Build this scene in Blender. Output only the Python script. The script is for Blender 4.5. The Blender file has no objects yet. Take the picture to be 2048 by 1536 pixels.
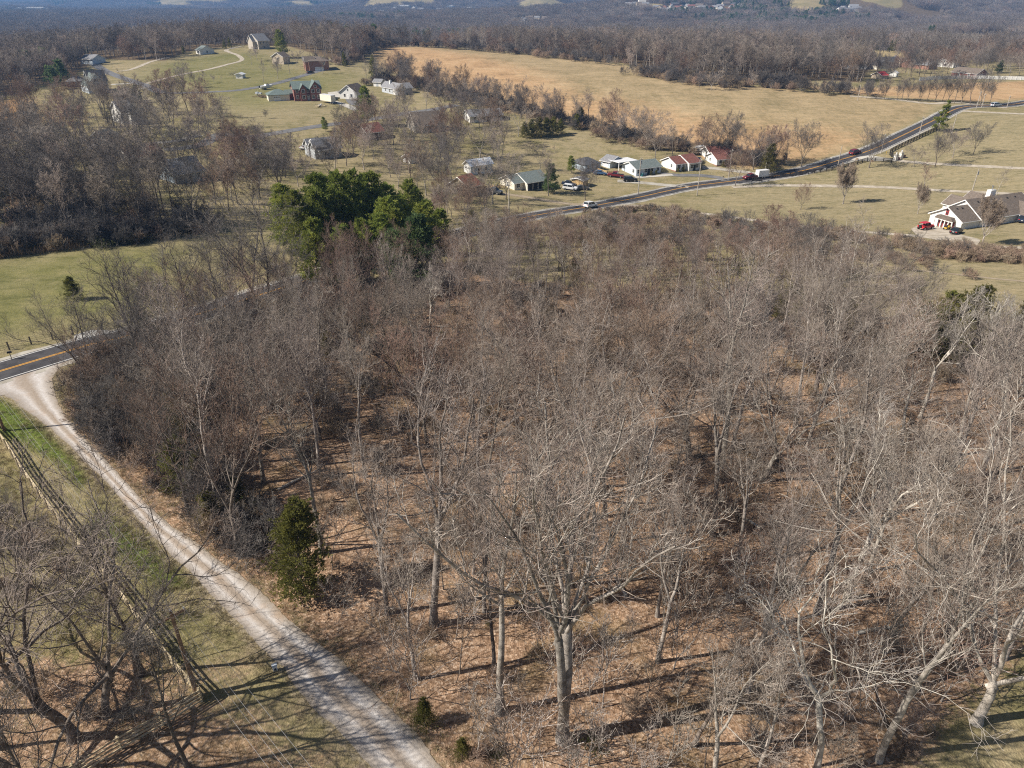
import bpy, math, random
import numpy as np
from mathutils import Vector, Matrix

# ------------------------------------------------------------------ camera, sky, sun, exposure
scene = bpy.context.scene
COL = scene.collection
CAM_H, PITCH, FPX = 43.5, math.radians(28.7), 1421.0
cam_d = bpy.data.cameras.new("drone_camera")
cam_d.sensor_width = 36.0
cam_d.lens = FPX / 2048 * 36.0
cam_d.clip_start, cam_d.clip_end = 0.5, 40000
cam = bpy.data.objects.new("drone_camera", cam_d)
cam.location = (0, 0, CAM_H)
cam.rotation_euler = (math.pi / 2 - PITCH, 0, 0)
COL.objects.link(cam)
scene.camera = cam

SUN_EL = math.radians(40)
SUN_DIR = Vector((-0.975 * math.cos(SUN_EL), -0.22 * math.cos(SUN_EL), math.sin(SUN_EL)))
world = bpy.data.worlds.new("World")
scene.world = world
world.use_nodes = True
wn = world.node_tree
sky = wn.nodes.new("ShaderNodeTexSky")
sky.sky_type = 'NISHITA'
sky.sun_disc = False
sky.sun_elevation = SUN_EL
sky.sun_rotation = math.atan2(SUN_DIR.x, SUN_DIR.y)
sky.dust_density = 1.0
wn.nodes["Background"].inputs[1].default_value = 0.05
wn.links.new(sky.outputs[0], wn.nodes["Background"].inputs[0])
sun_d = bpy.data.lights.new("sun", 'SUN')
sun_d.energy = 5.0
sun_d.angle = math.radians(0.5)
sun_d.color = (1.0, 0.93, 0.83)
sun = bpy.data.objects.new("sun", sun_d)
sun.rotation_euler = (-SUN_DIR).to_track_quat('-Z', 'Y').to_euler()
COL.objects.link(sun)
scene.view_settings.view_transform = 'Standard'
scene.view_settings.look = 'None'
scene.view_settings.exposure = 0.56
scene.view_settings.gamma = 1.0
scene.render.engine = 'CYCLES'
scene.cycles.max_bounces = 4
scene.cycles.diffuse_bounces = 2
scene.cycles.glossy_bounces = 2
scene.cycles.transparent_max_bounces = 4
scene.cycles.volume_bounces = 0
scene.cycles.use_denoising = False
scene.cycles.pixel_filter_type = 'BLACKMAN_HARRIS'
scene.cycles.filter_width = 1.15
scene.cycles.sample_clamp_indirect = 4.0

R = np.random.default_rng(7)
random.seed(7)
rad = math.radians

# ------------------------------------------------------------------ terrain height and picture rays
def sstep(a, b, v):
    t = np.clip((v - a) / (b - a), 0, 1)
    return t * t * (3 - 2 * t)

def g2(x, y, cx, cy, sx, sy, a=0.0):
    c, s = math.cos(a), math.sin(a)
    u = (x - cx) * c + (y - cy) * s
    v = -(x - cx) * s + (y - cy) * c
    return np.exp(-((u / sx) ** 2 + (v / sy) ** 2))

MOUNDS = []      # far pasture knolls, filled in below
def hgt(x, y):
    x = np.asarray(x, float); y = np.asarray(y, float)
    r = np.hypot(x, y)
    z = -14.0 * g2(x, y, 70, 232, 150, 92)                 # the dip the highway crosses
    z = z + 5 * g2(x, y, -60, 610, 200, 130, -0.55)        # golden field hill
    z = z + 8 * g2(x, y, -235, 600, 120, 110)               # green knoll with the farm drive
    z = z + 2.5 * g2(x, y, 110, 420, 90, 80)
    z = z - 15 * sstep(680, 1000, r)                        # valley beyond
    z = z + 36 * g2(x, y, 620, 2150, 760, 330, 0.1) + 30 * g2(x, y, 1500, 2300, 500, 420)
    z = z + 22 * g2(x, y, 1250, 1500, 330, 200, 0.5)
    z = z + 44 * g2(x, y, 250, 3500, 700, 380) + 40 * g2(x, y, -700, 4700, 1300, 400)
    far = sstep(1400, 5000, r)
    z = z + far * 14 * (np.sin(x / 610 + 1.3) * np.sin(y / 480 + .4) + .6 * np.sin(x / 270 - y / 330))
    z = z + 70 * sstep(6500, 10500, r) * (1 + .5 * np.sin(x / 1300 + 2))
    for m in MOUNDS: z = z + m[2] * g2(x, y, m[0], m[1], m[3], m[4], m[5])
    # small swells
    z = z + 0.25 * np.sin(x / 17 + 1) * np.sin(y / 23) * sstep(120, 260, r)
    return z

CP, SP = math.cos(PITCH), math.sin(PITCH)
def ray(px, py):
    u, v = (px - 1024) / FPX, (py - 768) / FPX
    return np.array([u, CP - v * SP, -SP - v * CP])

TS = np.concatenate([np.linspace(15, 60, 40), np.geomspace(61, 16000, 700)])
def G(px, py):
    """where the view through that photo pixel meets the ground"""
    d = ray(px, py)
    p = d[None] * TS[:, None]
    below = CAM_H + p[:, 2] < hgt(p[:, 0], p[:, 1])
    i = int(np.argmax(below)) if below.any() else len(TS) - 1
    a, b = TS[max(i - 1, 0)], TS[i]
    for _ in range(30):
        m = (a + b) / 2
        if CAM_H + d[2] * m < hgt(d[0] * m, d[1] * m): b = m
        else: a = m
    x, y = d[0] * b, d[1] * b
    return Vector((x, y, float(hgt(x, y))))

def tall(bx, by, ty):
    """height of an upright thing whose foot is at (bx,by) and whose top shows at row ty"""
    p = G(bx, by)
    v = (ty - 768) / FPX
    k = (-SP - v * CP) / (CP - v * SP)
    return max(0.5, CAM_H + k * p.y - p.z)

def Gpoly(pts):
    return np.array([G(*p)[:2] for p in pts])

def inside(poly, x, y):
    x = np.asarray(x); y = np.asarray(y)
    r = np.zeros(x.shape, bool)
    n = len(poly)
    for i in range(n):
        x0, y0 = poly[i]; x1, y1 = poly[(i + 1) % n]
        c = ((y0 > y) != (y1 > y)) & (x < (x1 - x0) * (y - y0) / ((y1 - y0) or 1e-9) + x0)
        r ^= c
    return r

def sdist(poly, x, y):
    """signed distance to the outline, positive inside"""
    d = np.full(np.shape(x), 1e9)
    n = len(poly)
    for i in range(n):
        ax, ay = poly[i]; bx, by = poly[(i + 1) % n]
        ex, ey = bx - ax, by - ay
        t = np.clip(((x - ax) * ex + (y - ay) * ey) / (ex * ex + ey * ey + 1e-9), 0, 1)
        d = np.minimum(d, np.hypot(x - ax - t * ex, y - ay - t * ey))
    return np.where(inside(poly, x, y), d, -d)

def dist_line(line, x, y):
    d = np.full(np.shape(x), 1e9)
    for (ax, ay), (bx, by) in zip(line[:-1], line[1:]):
        ex, ey = bx - ax, by - ay
        t = np.clip(((x - ax) * ex + (y - ay) * ey) / (ex * ex + ey * ey + 1e-9), 0, 1)
        d = np.minimum(d, np.hypot(x - ax - t * ex, y - ay - t * ey))
    return d

# ------------------------------------------------------------------ mesh helpers
def new_mesh(name, V, F, mats, mi=None, smooth=False):
    """V (n,3); F list of faces or an int array (m,k)"""
    me = bpy.data.meshes.new(name)
    V = np.asarray(V, np.float32)
    if isinstance(F, np.ndarray):
        k = F.shape[1]; m = len(F)
        me.vertices.add(len(V)); me.vertices.foreach_set("co", V.ravel())
        me.loops.add(m * k); me.loops.foreach_set("vertex_index", F.astype(np.int32).ravel())
        me.polygons.add(m)
        me.polygons.foreach_set("loop_start", np.arange(0, m * k, k, dtype=np.int32))
        me.polygons.foreach_set("loop_total", np.full(m, k, np.int32))
        me.update(calc_edges=True)
    else:
        me.from_pydata([tuple(map(float, v)) for v in V], [], F)
    for m_ in (mats if isinstance(mats, (list, tuple)) else [mats]):
        me.materials.append(m_)
    if mi is not None:
        me.polygons.foreach_set("material_index", np.asarray(mi, np.int32))
    if smooth:
        me.polygons.foreach_set("use_smooth", np.ones(len(me.polygons), bool))
    me.update()
    return me

def obj(name, me, parent=None, col=None):
    o = bpy.data.objects.new(name, me)
    (col or COL).objects.link(o)
    if parent is not None: o.parent = parent
    return o

def empty(name, loc=(0, 0, 0), rz=0.0, col=None):
    o = bpy.data.objects.new(name, None)
    o.empty_display_size = .5
    o.location = loc; o.rotation_euler = (0, 0, rz)
    (col or COL).objects.link(o)
    return o

def tag(o, label, cat, group=None, kind=None):
    if label: o["label"] = label
    if cat: o["category"] = cat
    if group: o["group"] = group
    if kind: o["kind"] = kind
    return o

def setting(o, kind='structure', label=None):
    o["kind"] = kind
    if label: o["label"] = label
    return o

class MB:
    """collects boxes, prisms and tubes into one mesh"""
    def __init__(s): s.v = []; s.f = []
    def add(s, V, F):
        n = len(s.v); s.v += [tuple(p) for p in V]; s.f += [tuple(i + n for i in f) for f in F]; return s
    def box(s, x0, x1, y0, y1, z0, z1):
        return s.add([(x0, y0, z0), (x1, y0, z0), (x1, y1, z0), (x0, y1, z0), (x0, y0, z1), (x1, y0, z1), (x1, y1, z1), (x0, y1, z1)],
                     [(3, 2, 1, 0), (4, 5, 6, 7), (0, 1, 5, 4), (1, 2, 6, 5), (2, 3, 7, 6), (3, 0, 4, 7)])
    def prism(s, prof, a, b, axis='x'):
        """closed (u,z) profile swept along axis from a to b"""
        n = len(prof)
        mk = (lambda t, p: (t, p[0], p[1])) if axis == 'x' else (lambda t, p: (p[0], t, p[1]))
        V = [mk(a, p) for p in prof] + [mk(b, p) for p in prof]
        F = [(i, (i + 1) % n, n + (i + 1) % n, n + i) for i in range(n)] + [tuple(range(n))[::-1], tuple(range(n, 2 * n))]
        return s.add(V, F)
    def tube(s, pts, r, k=8, r1=None):
        pts = [Vector(p) for p in pts]
        n = len(pts); V = []; F = []
        for i, p in enumerate(pts):
            t = (pts[min(i + 1, n - 1)] - pts[max(i - 1, 0)]).normalized()
            a = t.orthogonal().normalized() if abs(t.z) > .9 else t.cross(Vector((0, 0, 1))).normalized()
            b = t.cross(a)
            rr = r if r1 is None else r + (r1 - r) * i / (n - 1)
            for j in range(k):
                w = 2 * math.pi * j / k
                V.append(p + a * (rr * math.cos(w)) + b * (rr * math.sin(w)))
        for i in range(n - 1):
            for j in range(k):
                F.append((i * k + j, i * k + (j + 1) % k, (i + 1) * k + (j + 1) % k, (i + 1) * k + j))
        F.append(tuple(range(k))[::-1]); F.append(tuple((n - 1) * k + j for j in range(k)))
        return s.add(V, F)
    def disc(s, c, r, w, axis='y', k=16):
        p = Vector(c); d = {'x': Vector((1, 0, 0)), 'y': Vector((0, 1, 0)), 'z': Vector((0, 0, 1))}[axis] * (w / 2)
        return s.tube([p - d, p + d], r, k)
    def build(s, name, mat, parent=None, smooth=False, col=None, bevel=0):
        o = obj(name, new_mesh(name, np.array(s.v), s.f, mat, smooth=smooth), parent, col)
        if bevel:
            m = o.modifiers.new("bevel", 'BEVEL'); m.width = bevel; m.segments = 2; m.limit_method = 'ANGLE'
        return o

# ------------------------------------------------------------------ materials
def mat(name, c1, c2=None, scale=4.0, rough=.85, detail=4, objvar=0.0, bump=0.0, bscale=None, metal=0.0, stops=(.35, .65), spec=.3, coord='Object'):
    m = bpy.data.materials.new(name); m.use_nodes = True
    nt = m.node_tree; N = nt.nodes; L = nt.links
    b = N["Principled BSDF"]
    b.inputs["Roughness"].default_value = rough
    b.inputs["Metallic"].default_value = metal
    b.inputs["Specular IOR Level"].default_value = spec
    if c2 is None and not objvar and not bump:
        b.inputs["Base Color"].default_value = (*c1, 1); return m
    tc = N.new("ShaderNodeTexCoord")
    nz = N.new("ShaderNodeTexNoise"); nz.inputs["Scale"].default_value = scale; nz.inputs["Detail"].default_value = detail
    L.new(tc.outputs[coord], nz.inputs["Vector"])
    cr = N.new("ShaderNodeValToRGB")
    cr.color_ramp.elements[0].position, cr.color_ramp.elements[1].position = stops
    cr.color_ramp.elements[0].color = (*c1, 1); cr.color_ramp.elements[1].color = (*(c2 or c1), 1)
    L.new(nz.outputs["Fac"], cr.inputs["Fac"])
    out = cr.outputs["Color"]
    if objvar:
        oi = N.new("ShaderNodeObjectInfo")
        hs = N.new("ShaderNodeHueSaturation")
        mr = N.new("ShaderNodeMapRange"); mr.inputs[3].default_value = 1 - objvar; mr.inputs[4].default_value = 1 + objvar
        L.new(oi.outputs["Random"], mr.inputs[0]); L.new(mr.outputs[0], hs.inputs["Value"])
        m2 = N.new("ShaderNodeMath"); m2.operation = 'MULTIPLY'; m2.inputs[1].default_value = 7.31
        fr = N.new("ShaderNodeMath"); fr.operation = 'FRACT'
        L.new(oi.outputs["Random"], m2.inputs[0]); L.new(m2.outputs[0], fr.inputs[0])
        mh = N.new("ShaderNodeMapRange"); mh.inputs[3].default_value = .5 - .05 * objvar; mh.inputs[4].default_value = .5 + .05 * objvar
        L.new(fr.outputs[0], mh.inputs[0]); L.new(mh.outputs[0], hs.inputs["Hue"])
        L.new(out, hs.inputs["Color"]); out = hs.outputs["Color"]
    L.new(out, b.inputs["Base Color"])
    if bump:
        n2 = N.new("ShaderNodeTexNoise"); n2.inputs["Scale"].default_value = bscale or scale * 3; n2.inputs["Detail"].default_value = 3
        L.new(tc.outputs[coord], n2.inputs["Vector"])
        bp = N.new("ShaderNodeBump"); bp.inputs["Strength"].default_value = bump; bp.inputs["Distance"].default_value = .1
        L.new(n2.outputs["Fac"], bp.inputs["Height"]); L.new(bp.outputs[0], b.inputs["Normal"])
    return m

def brickmat(name, c1, c2, mortar, w=.22, h=.075):
    m = bpy.data.materials.new(name); m.use_nodes = True
    nt = m.node_tree; N = nt.nodes; L = nt.links; b = N["Principled BSDF"]; b.inputs["Roughness"].default_value = .9
    tc = N.new("ShaderNodeTexCoord"); sp = N.new("ShaderNodeSeparateXYZ"); cb = N.new("ShaderNodeCombineXYZ")
    ad = N.new("ShaderNodeMath"); ad.operation = 'ADD'
    L.new(tc.outputs["Object"], sp.inputs[0]); L.new(sp.outputs[0], ad.inputs[0]); L.new(sp.outputs[1], ad.inputs[1])
    L.new(ad.outputs[0], cb.inputs[0]); L.new(sp.outputs[2], cb.inputs[1])
    br = N.new("ShaderNodeTexBrick"); br.inputs["Scale"].default_value = 1
    br.inputs["Brick Width"].default_value = w; br.inputs["Row Height"].default_value = h; br.inputs["Mortar Size"].default_value = .008
    br.inputs["Color1"].default_value = (*c1, 1); br.inputs["Color2"].default_value = (*c2, 1); br.inputs["Mortar"].default_value = (*mortar, 1)
    L.new(cb.outputs[0], br.inputs["Vector"]); L.new(br.outputs["Color"], b.inputs["Base Color"])
    return m

def sidingmat(name, c, pitch=.2):
    m = bpy.data.materials.new(name); m.use_nodes = True
    nt = m.node_tree; N = nt.nodes; L = nt.links; b = N["Principled BSDF"]; b.inputs["Roughness"].default_value = .6
    tc = N.new("ShaderNodeTexCoord"); w = N.new("ShaderNodeTexWave"); w.bands_direction = 'Z'; w.wave_profile = 'SAW'
    w.inputs["Scale"].default_value = .314 / pitch
    L.new(tc.outputs["Object"], w.inputs["Vector"])
    nz = N.new("ShaderNodeTexNoise"); nz.inputs["Scale"].default_value = .9; L.new(tc.outputs["Object"], nz.inputs["Vector"])
    cr = N.new("ShaderNodeValToRGB"); cr.color_ramp.elements[0].color = (*[k * .86 for k in c], 1); cr.color_ramp.elements[1].color = (*c, 1)
    L.new(nz.outputs["Fac"], cr.inputs["Fac"]); L.new(cr.outputs["Color"], b.inputs["Base Color"])
    bp = N.new("ShaderNodeBump"); bp.inputs["Strength"].default_value = .6; bp.inputs["Distance"].default_value = .03
    L.new(w.outputs["Fac"], bp.inputs["Height"]); L.new(bp.outputs[0], b.inputs["Normal"])
    return m
# ------------------------------------------------------------------ ground: one sheet to the horizon, with ground-cover zones
def catmull(pts, step):
    P = [np.array(p, float) for p in pts]
    P = [2 * P[0] - P[1]] + P + [2 * P[-1] - P[-2]]
    out = []
    for i in range(1, len(P) - 2):
        a, b, c, d = P[i - 1:i + 3]
        n = max(2, int(np.linalg.norm(c - b) / step))
        for k in range(n):
            t = k / n
            out.append(.5 * ((2 * b) + (-a + c) * t + (2 * a - 5 * b + 4 * c - d) * t * t + (-a + 3 * b - 3 * c + d) * t ** 3))
    out.append(P[-2])
    return np.array(out)

HIGHWAY_PX = [(-420, 868), (-200, 803), (0, 743), (190, 687), (290, 662), (640, 552), (1027, 440), (1182, 413), (1270, 396.5), (1364, 376), (1460, 363), (1580, 347), (1670, 323), (1756, 294), (1857, 246), (1912, 218), (1950, 212), (2008, 211), (2060, 203), (2200, 180)]
HIGHWAY = catmull(Gpoly(HIGHWAY_PX), 2.0)
DL = Gpoly([(-60, 772), (0, 788), (38, 806), (130, 885), (220, 975), (330, 1100), (400, 1165), (480, 1252), (560, 1335), (640, 1418), (740, 1536), (890, 1740)])
DR = Gpoly([(168, 709), (118, 738), (104, 770), (136, 838), (205, 912), (300, 1015), (400, 1095), (497, 1165), (585, 1245), (697, 1340), (800, 1438), (892, 1536), (1060, 1740)])
_l = catmull(DL, .35); _r = catmull(DR, .35)
_n = 260
def resamp(P, n):
    s = np.concatenate([[0], np.cumsum(np.hypot(*np.diff(P, axis=0).T))]); t = np.linspace(0, s[-1], n)
    return np.stack([np.interp(t, s, P[:, 0]), np.interp(t, s, P[:, 1])], 1)
DRIVE_L, DRIVE_R = resamp(_l, _n), resamp(_r, _n)
DRIVE_POLY = np.concatenate([DRIVE_L, DRIVE_R[::-1]])

WOODS = Gpoly([(150, 745), (140, 850), (300, 1030), (505, 1185), (700, 1370), (900, 1560), (1060, 1760), (1560, 1760), (1800, 1560), (2048, 1300), (2350, 1200), (2350, 760), (2048, 690), (1800, 640), (1560, 600), (1250, 590), (1000, 555), (900, 540), (780, 560), (560, 590), (420, 640), (300, 690)])
LEFT_LITTER = Gpoly([(-500, 1250), (0, 1270), (180, 1260), (330, 1240), (420, 1290), (600, 1430), (720, 1560), (850, 1760), (-700, 1760)])
GREEN_STRIP = Gpoly([(-120, 790), (5, 795), (60, 830), (130, 890), (180, 950), (160, 985), (110, 930), (40, 890), (-120, 830)])
GREEN_STRIP2 = Gpoly([(200, 1010), (330, 1105), (395, 1168), (330, 1190), (240, 1130), (170, 1050)])
PASTURE = Gpoly([(-300, 560), (0, 515), (200, 480), (420, 490), (400, 560), (300, 650), (150, 660), (0, 705), (-300, 800)])
GOLD = Gpoly([(735, 96), (760, 90), (850, 93), (1000, 105), (1150, 118), (1250, 131), (1330, 152), (1420, 166), (1500, 172), (1600, 181), (1700, 192), (1865, 210), (1850, 230), (1790, 262), (1710, 296), (1560, 340), (1480, 335), (1350, 300), (1230, 268), (1100, 238), (980, 222), (900, 190), (830, 160), (760, 135)])
GOLD_CORE = Gpoly([(745, 95), (850, 96), (960, 112), (1060, 140), (1150, 190), (1400, 240), (1560, 262), (1640, 262), (1700, 275), (1620, 315), (1480, 330), (1350, 300), (1230, 268), (1100, 232), (980, 214), (880, 170), (770, 130)])
FARM_GOLD = Gpoly([(1560, 168), (1700, 175), (1900, 165), (2100, 160), (2100, 198), (1950, 205), (1870, 200), (1700, 190)])
KNOLL = Gpoly([(236, 148), (300, 128), (380, 109), (480, 94), (560, 110), (640, 140), (735, 150), (740, 180), (600, 215), (480, 235), (400, 215), (330, 180)])
DRYSLOPE = Gpoly([(430, 195), (560, 185), (640, 205), (600, 240), (540, 250), (440, 235)])
LAWN_R = Gpoly([(1400, 380), (1520, 372), (1720, 330), (1880, 265), (1950, 222), (2200, 225), (2300, 470), (2048, 480), (1700, 450), (1400, 425)])
PALE_FIELD = Gpoly([(1560, 560), (1700, 490), (2300, 520), (2300, 690), (2048, 660), (1800, 620)])
ORANGE_L = Gpoly([(-80, 215), (50, 195), (80, 240), (60, 275), (-80, 290)])
FOREST_EDGE = [(-900, 480), (-200, 330), (-60, 200), (60, 172), (110, 168), (160, 142), (200, 118), (250, 120), (330, 122), (372, 104), (420, 98), (480, 89), (540, 92), (575, 92), (640, 112), (700, 122), (738, 97), (850, 91), (1000, 102), (1150, 114), (1250, 127), (1310, 150), (1420, 163), (1500, 170), (1560, 162), (1640, 160), (1720, 165), (1740, 140), (1860, 130), (1920, 122), (2048, 128), (2300, 130), (2900, 190)]
_fe = Gpoly(FOREST_EDGE)
def at_az(az, r): return [r * math.sin(rad(az)), r * math.cos(rad(az))]
FOREST = np.concatenate([_fe, [at_az(a, 11500) for a in (70, 50, 30, 10, -10, -30, -50, -70)]])
for px_, py_, hh_, sx_, sy_ in ((800, 11, 40, 190, 380), (1082, 19, 34, 120, 260), (1755, 12, 36, 120, 260), (1605, 22, 26, 90, 200), (395, 8, 40, 260, 420), (1935, 84, 9, 85, 120), (1590, 107, 5, 130, 70), (60, 28, 14, 120, 220), (600, 14, 26, 170, 300), (1280, 16, 10, 110, 200)):
    p_ = G(px_, py_); MOUNDS.append((p_.x, p_.y, hh_, sx_, sy_, -math.atan2(p_.x, p_.y)))
def ellipse(m, k):
    t = np.linspace(0, 2 * np.pi, 29)[:-1]; w = 1 + .16 * np.sin(3 * t + m[0]) + .1 * np.sin(5 * t)
    u, v = np.cos(t) * m[3] * k * w, np.sin(t) * m[4] * k * w - m[4] * .25; c, s_ = math.cos(m[5]), math.sin(m[5])
    return np.stack([m[0] + u * c - v * s_, m[1] + u * s_ + v * c], 1)
CLEAR_PX = [[(1128, 83), (1150, 76), (1195, 78), (1210, 88), (1180, 96), (1140, 92)], [(1395, 80), (1440, 76), (1450, 84), (1410, 86)], [(1490, 108), (1560, 102), (1700, 106), (1690, 114), (1560, 117), (1500, 114)]]
CLEARINGS = [Gpoly(c) for c in CLEAR_PX] + [ellipse(m, (.8, .8, .55, .55, .8, .9, .7, .7, .5, .45)[i]) for i, m in enumerate(MOUNDS)]

def make_ground():
    rr = np.concatenate([[2.0, 5, 8], np.geomspace(11, 15000, 760)])
    az = np.concatenate([np.linspace(-180, -56, 40)[:-1], np.linspace(-56, 56, 720), np.linspace(56, 180, 40)[1:-1]])
    na, nr = len(az), len(rr)
    A, Q = np.meshgrid(np.radians(az), rr)
    x = (Q * np.sin(A)).ravel(); y = (Q * np.cos(A)).ravel()
    z = hgt(x, y)
    r = np.hypot(x, y)
    V = np.stack([x, y, z], 1)
    i = np.arange(nr - 1)[:, None] * na; j = np.arange(na)[None]
    j2 = (j + 1) % na
    F = np.stack([i + j, i + j2, i + na + j2, i + na + j], -1).reshape(-1, 4)
    cidx = len(V)
    V = np.vstack([V, [[0, 0, hgt(0, 0)]]])
    x = V[:, 0]; y = V[:, 1]; r = np.hypot(x, y)
    me = new_mesh("ground", V, F, GROUND_MAT, smooth=True)
    def put(name, val):
        a = me.attributes.new(name, 'FLOAT', 'POINT'); a.data.foreach_set("value", np.clip(val, 0, 1).astype(np.float32))
    def soft(poly, w): return np.clip(.5 + sdist(poly, x, y) / (2 * w), 0, 1)
    put("litter", np.maximum(soft(WOODS, 3.0), .66 * soft(LEFT_LITTER, 5.0)))
    put("gold", np.maximum(soft(GOLD, 5), .85 * soft(FARM_GOLD, 8)))
    put("goldcore", np.maximum(soft(GOLD_CORE, 22), .8 * soft(FARM_GOLD, 8)))
    put("green", np.maximum.reduce([soft(GREEN_STRIP, .9), soft(GREEN_STRIP2, 1.2), .6 * soft(KNOLL, 25), .62 * soft(PASTURE, 9)]))
    dry = np.maximum.reduce([soft(DRYSLOPE, 25), .9 * soft(LAWN_R, 12), soft(PALE_FIELD, 6)])
    put("dry", dry)
    clear = np.maximum.reduce([soft(c, 8) for c in CLEARINGS])
    put("forest", np.minimum(soft(FOREST, 6), 1 - clear))
    put("clearing", clear)
    put("redsoil", np.maximum.reduce([soft(ORANGE_L, 14), .6 * soft(CLEARINGS[8], 30)]))
    verge = np.clip(1.1 - (dist_line(HIGHWAY[::3], x, y) - 3.3) / 1.8, 0, 1) * (r < 700)
    dd = -sdist(DRIVE_POLY[::4], x, y)
    verge = np.maximum(verge, np.clip(1 - dd / 1.6, 0, 1) * .9)
    put("verge", verge)
    o = obj("ground", me)
    return setting(o, label="grass, leaf litter and dormant fields of the rolling ground")

def ground_material():
    m = bpy.data.materials.new("ground"); m.use_nodes = True
    nt = m.node_tree; N = nt.nodes; L = nt.links; b = N["Principled BSDF"]
    b.inputs["Roughness"].default_value = 1.0; b.inputs["Specular IOR Level"].default_value = .05
    geo = N.new("ShaderNodeNewGeometry"); pos = geo.outputs["Position"]
    def noise(scale, detail=4, rough=.6, dist=0, sc=None):
        n = N.new("ShaderNodeTexNoise"); n.inputs["Scale"].default_value = scale; n.inputs["Detail"].default_value = detail
        n.inputs["Roughness"].default_value = rough; n.inputs["Distortion"].default_value = dist
        v = pos
        if sc:
            mp = N.new("ShaderNodeMapping"); mp.inputs["Scale"].default_value = sc[:3]; mp.inputs["Rotation"].default_value = (0, 0, sc[3] if len(sc) > 3 else 0)
            L.new(pos, mp.inputs[0]); v = mp.outputs[0]
        L.new(v, n.inputs["Vector"]); return n.outputs["Fac"]
    def ramp(f, *st):
        c = N.new("ShaderNodeValToRGB"); e = c.color_ramp.elements
        while len(e) < len(st): e.new(.5)
        for k, (p, col) in enumerate(st): e[k].position = p; e[k].color = (*col, 1)
        L.new(f, c.inputs[0]); return c.outputs[0]
    def math_(op, a, b_, clamp=False):
        n = N.new("ShaderNodeMath"); n.operation = op; n.use_clamp = clamp
        for k, v in enumerate((a, b_)):
            if isinstance(v, (int, float)): n.inputs[k].default_value = v
            else: L.new(v, n.inputs[k])
        return n.outputs[0]
    def mix(f, a, b_):
        n = N.new("ShaderNodeMix"); n.data_type = 'RGBA'
        if isinstance(f, (int, float)): n.inputs[0].default_value = f
        else: L.new(f, n.inputs[0])
        L.new(a, n.inputs[6]); L.new(b_, n.inputs[7]); return n.outputs[2]
    def attr(name):
        a = N.new("ShaderNodeAttribute"); a.attribute_name = name; return a.outputs["Fac"]
    n_big, n_mid, n_fine, n_ft = noise(.035, 5), noise(.22, 5), noise(2.4, 5, .7), noise(9, 3, .7)
    edge = math_('MULTIPLY', math_('ADD', math_('MULTIPLY', math_('SUBTRACT', n_fine, .5), .8), math_('SUBTRACT', n_mid, .5)), 1.1)
    def mask(name, k=1.0, w=.16, lo=.5):
        v = math_('ADD', attr(name), math_('MULTIPLY', edge, k))
        mr = N.new("ShaderNodeMapRange"); mr.interpolation_type = 'SMOOTHSTEP'
        mr.inputs[1].default_value = lo - w; mr.inputs[2].default_value = lo + w; L.new(v, mr.inputs[0])
        return mr.outputs[0]
    # winter lawn: tan blades with olive green growth
    tan = ramp(n_fine, (.25, (.23, .18, .105)), (.5, (.31, .255, .15)), (.75, (.38, .32, .195)))
    olive = ramp(n_fine, (.25, (.135, .12, .052)), (.5, (.205, .18, .085)), (.75, (.28, .24, .125)))
    lw = math_('ADD', math_('MULTIPLY', n_mid, .6), math_('MULTIPLY', n_big, .5))
    c = mix(ramp(lw, (.44, (0, 0, 0)), (.62, (1, 1, 1))), olive, tan)
    dry = ramp(math_('ADD', math_('MULTIPLY', noise(.5, 6, .7, .3, (1, 2.2, 1, .3)), .7), math_('MULTIPLY', n_fine, .3)),
               (.33, (.19, .165, .085)), (.5, (.295, .245, .145)), (.68, (.39, .325, .205)))
    c = mix(math_('MULTIPLY', mask("dry", .6, .3), .85), c, dry)
    green = ramp(math_('ADD', math_('MULTIPLY', n_mid, .5), math_('MULTIPLY', n_fine, .5)), (.3, (.08, .10, .022)), (.5, (.14, .15, .042)), (.68, (.215, .195, .085)))
    vivid = ramp(n_fine, (.3, (.09, .125, .024)), (.55, (.15, .185, .045)), (.72, (.24, .245, .09)))
    green = mix(ramp(attr("green"), (.78, (0, 0, 0)), (.97, (1, 1, 1))), green, vivid)
    c = mix(math_('MULTIPLY', attr("green"), mask("green", .5, .3, .42)), c, green)
    gn = math_('ADD', math_('MULTIPLY', noise(.05, 7, .65, .6, (1.4, .7, 1, .5)), .62), math_('MULTIPLY', noise(.7, 5, .7, .2, (1, .35, 1, .5)), .38))
    gold_hi = ramp(gn, (.33, (.27, .175, .095)), (.48, (.44, .285, .155)), (.64, (.52, .36, .21)))
    gold_lo = ramp(gn, (.33, (.21, .17, .09)), (.5, (.34, .26, .15)), (.66, (.43, .33, .195)))
    gold = mix(mask("goldcore", .9, .45), gold_lo, gold_hi)
    c = mix(mask("gold", .5, .25), c, gold)
    soil = ramp(n_mid, (.3, (.26, .13, .055)), (.7, (.42, .24, .12)))
    c = mix(math_('MULTIPLY', mask("redsoil", .8, .3), .8), c, soil)
    c = mix(math_('MULTIPLY', attr("clearing"), .9), c, ramp(noise(.012, 5), (.35, (.22, .19, .09)), (.65, (.40, .31, .17))))
    # mown swathes, worn spots and weed patches break up every field
    streak = ramp(math_('ADD', math_('MULTIPLY', noise(.16, 6, .7, .8, (.5, 2.4, 1, .5)), .55), math_('MULTIPLY', noise(.9, 5, .75), .45)), (.36, (.62, .66, .58)), (.5, (1, 1, 1)), (.66, (1.22, 1.17, 1.12)))
    mm = N.new("ShaderNodeMix"); mm.data_type = 'RGBA'; mm.blend_type = 'MULTIPLY'; mm.inputs[0].default_value = 1; L.new(c, mm.inputs[6]); L.new(streak, mm.inputs[7]); c = mm.outputs[2]
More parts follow.
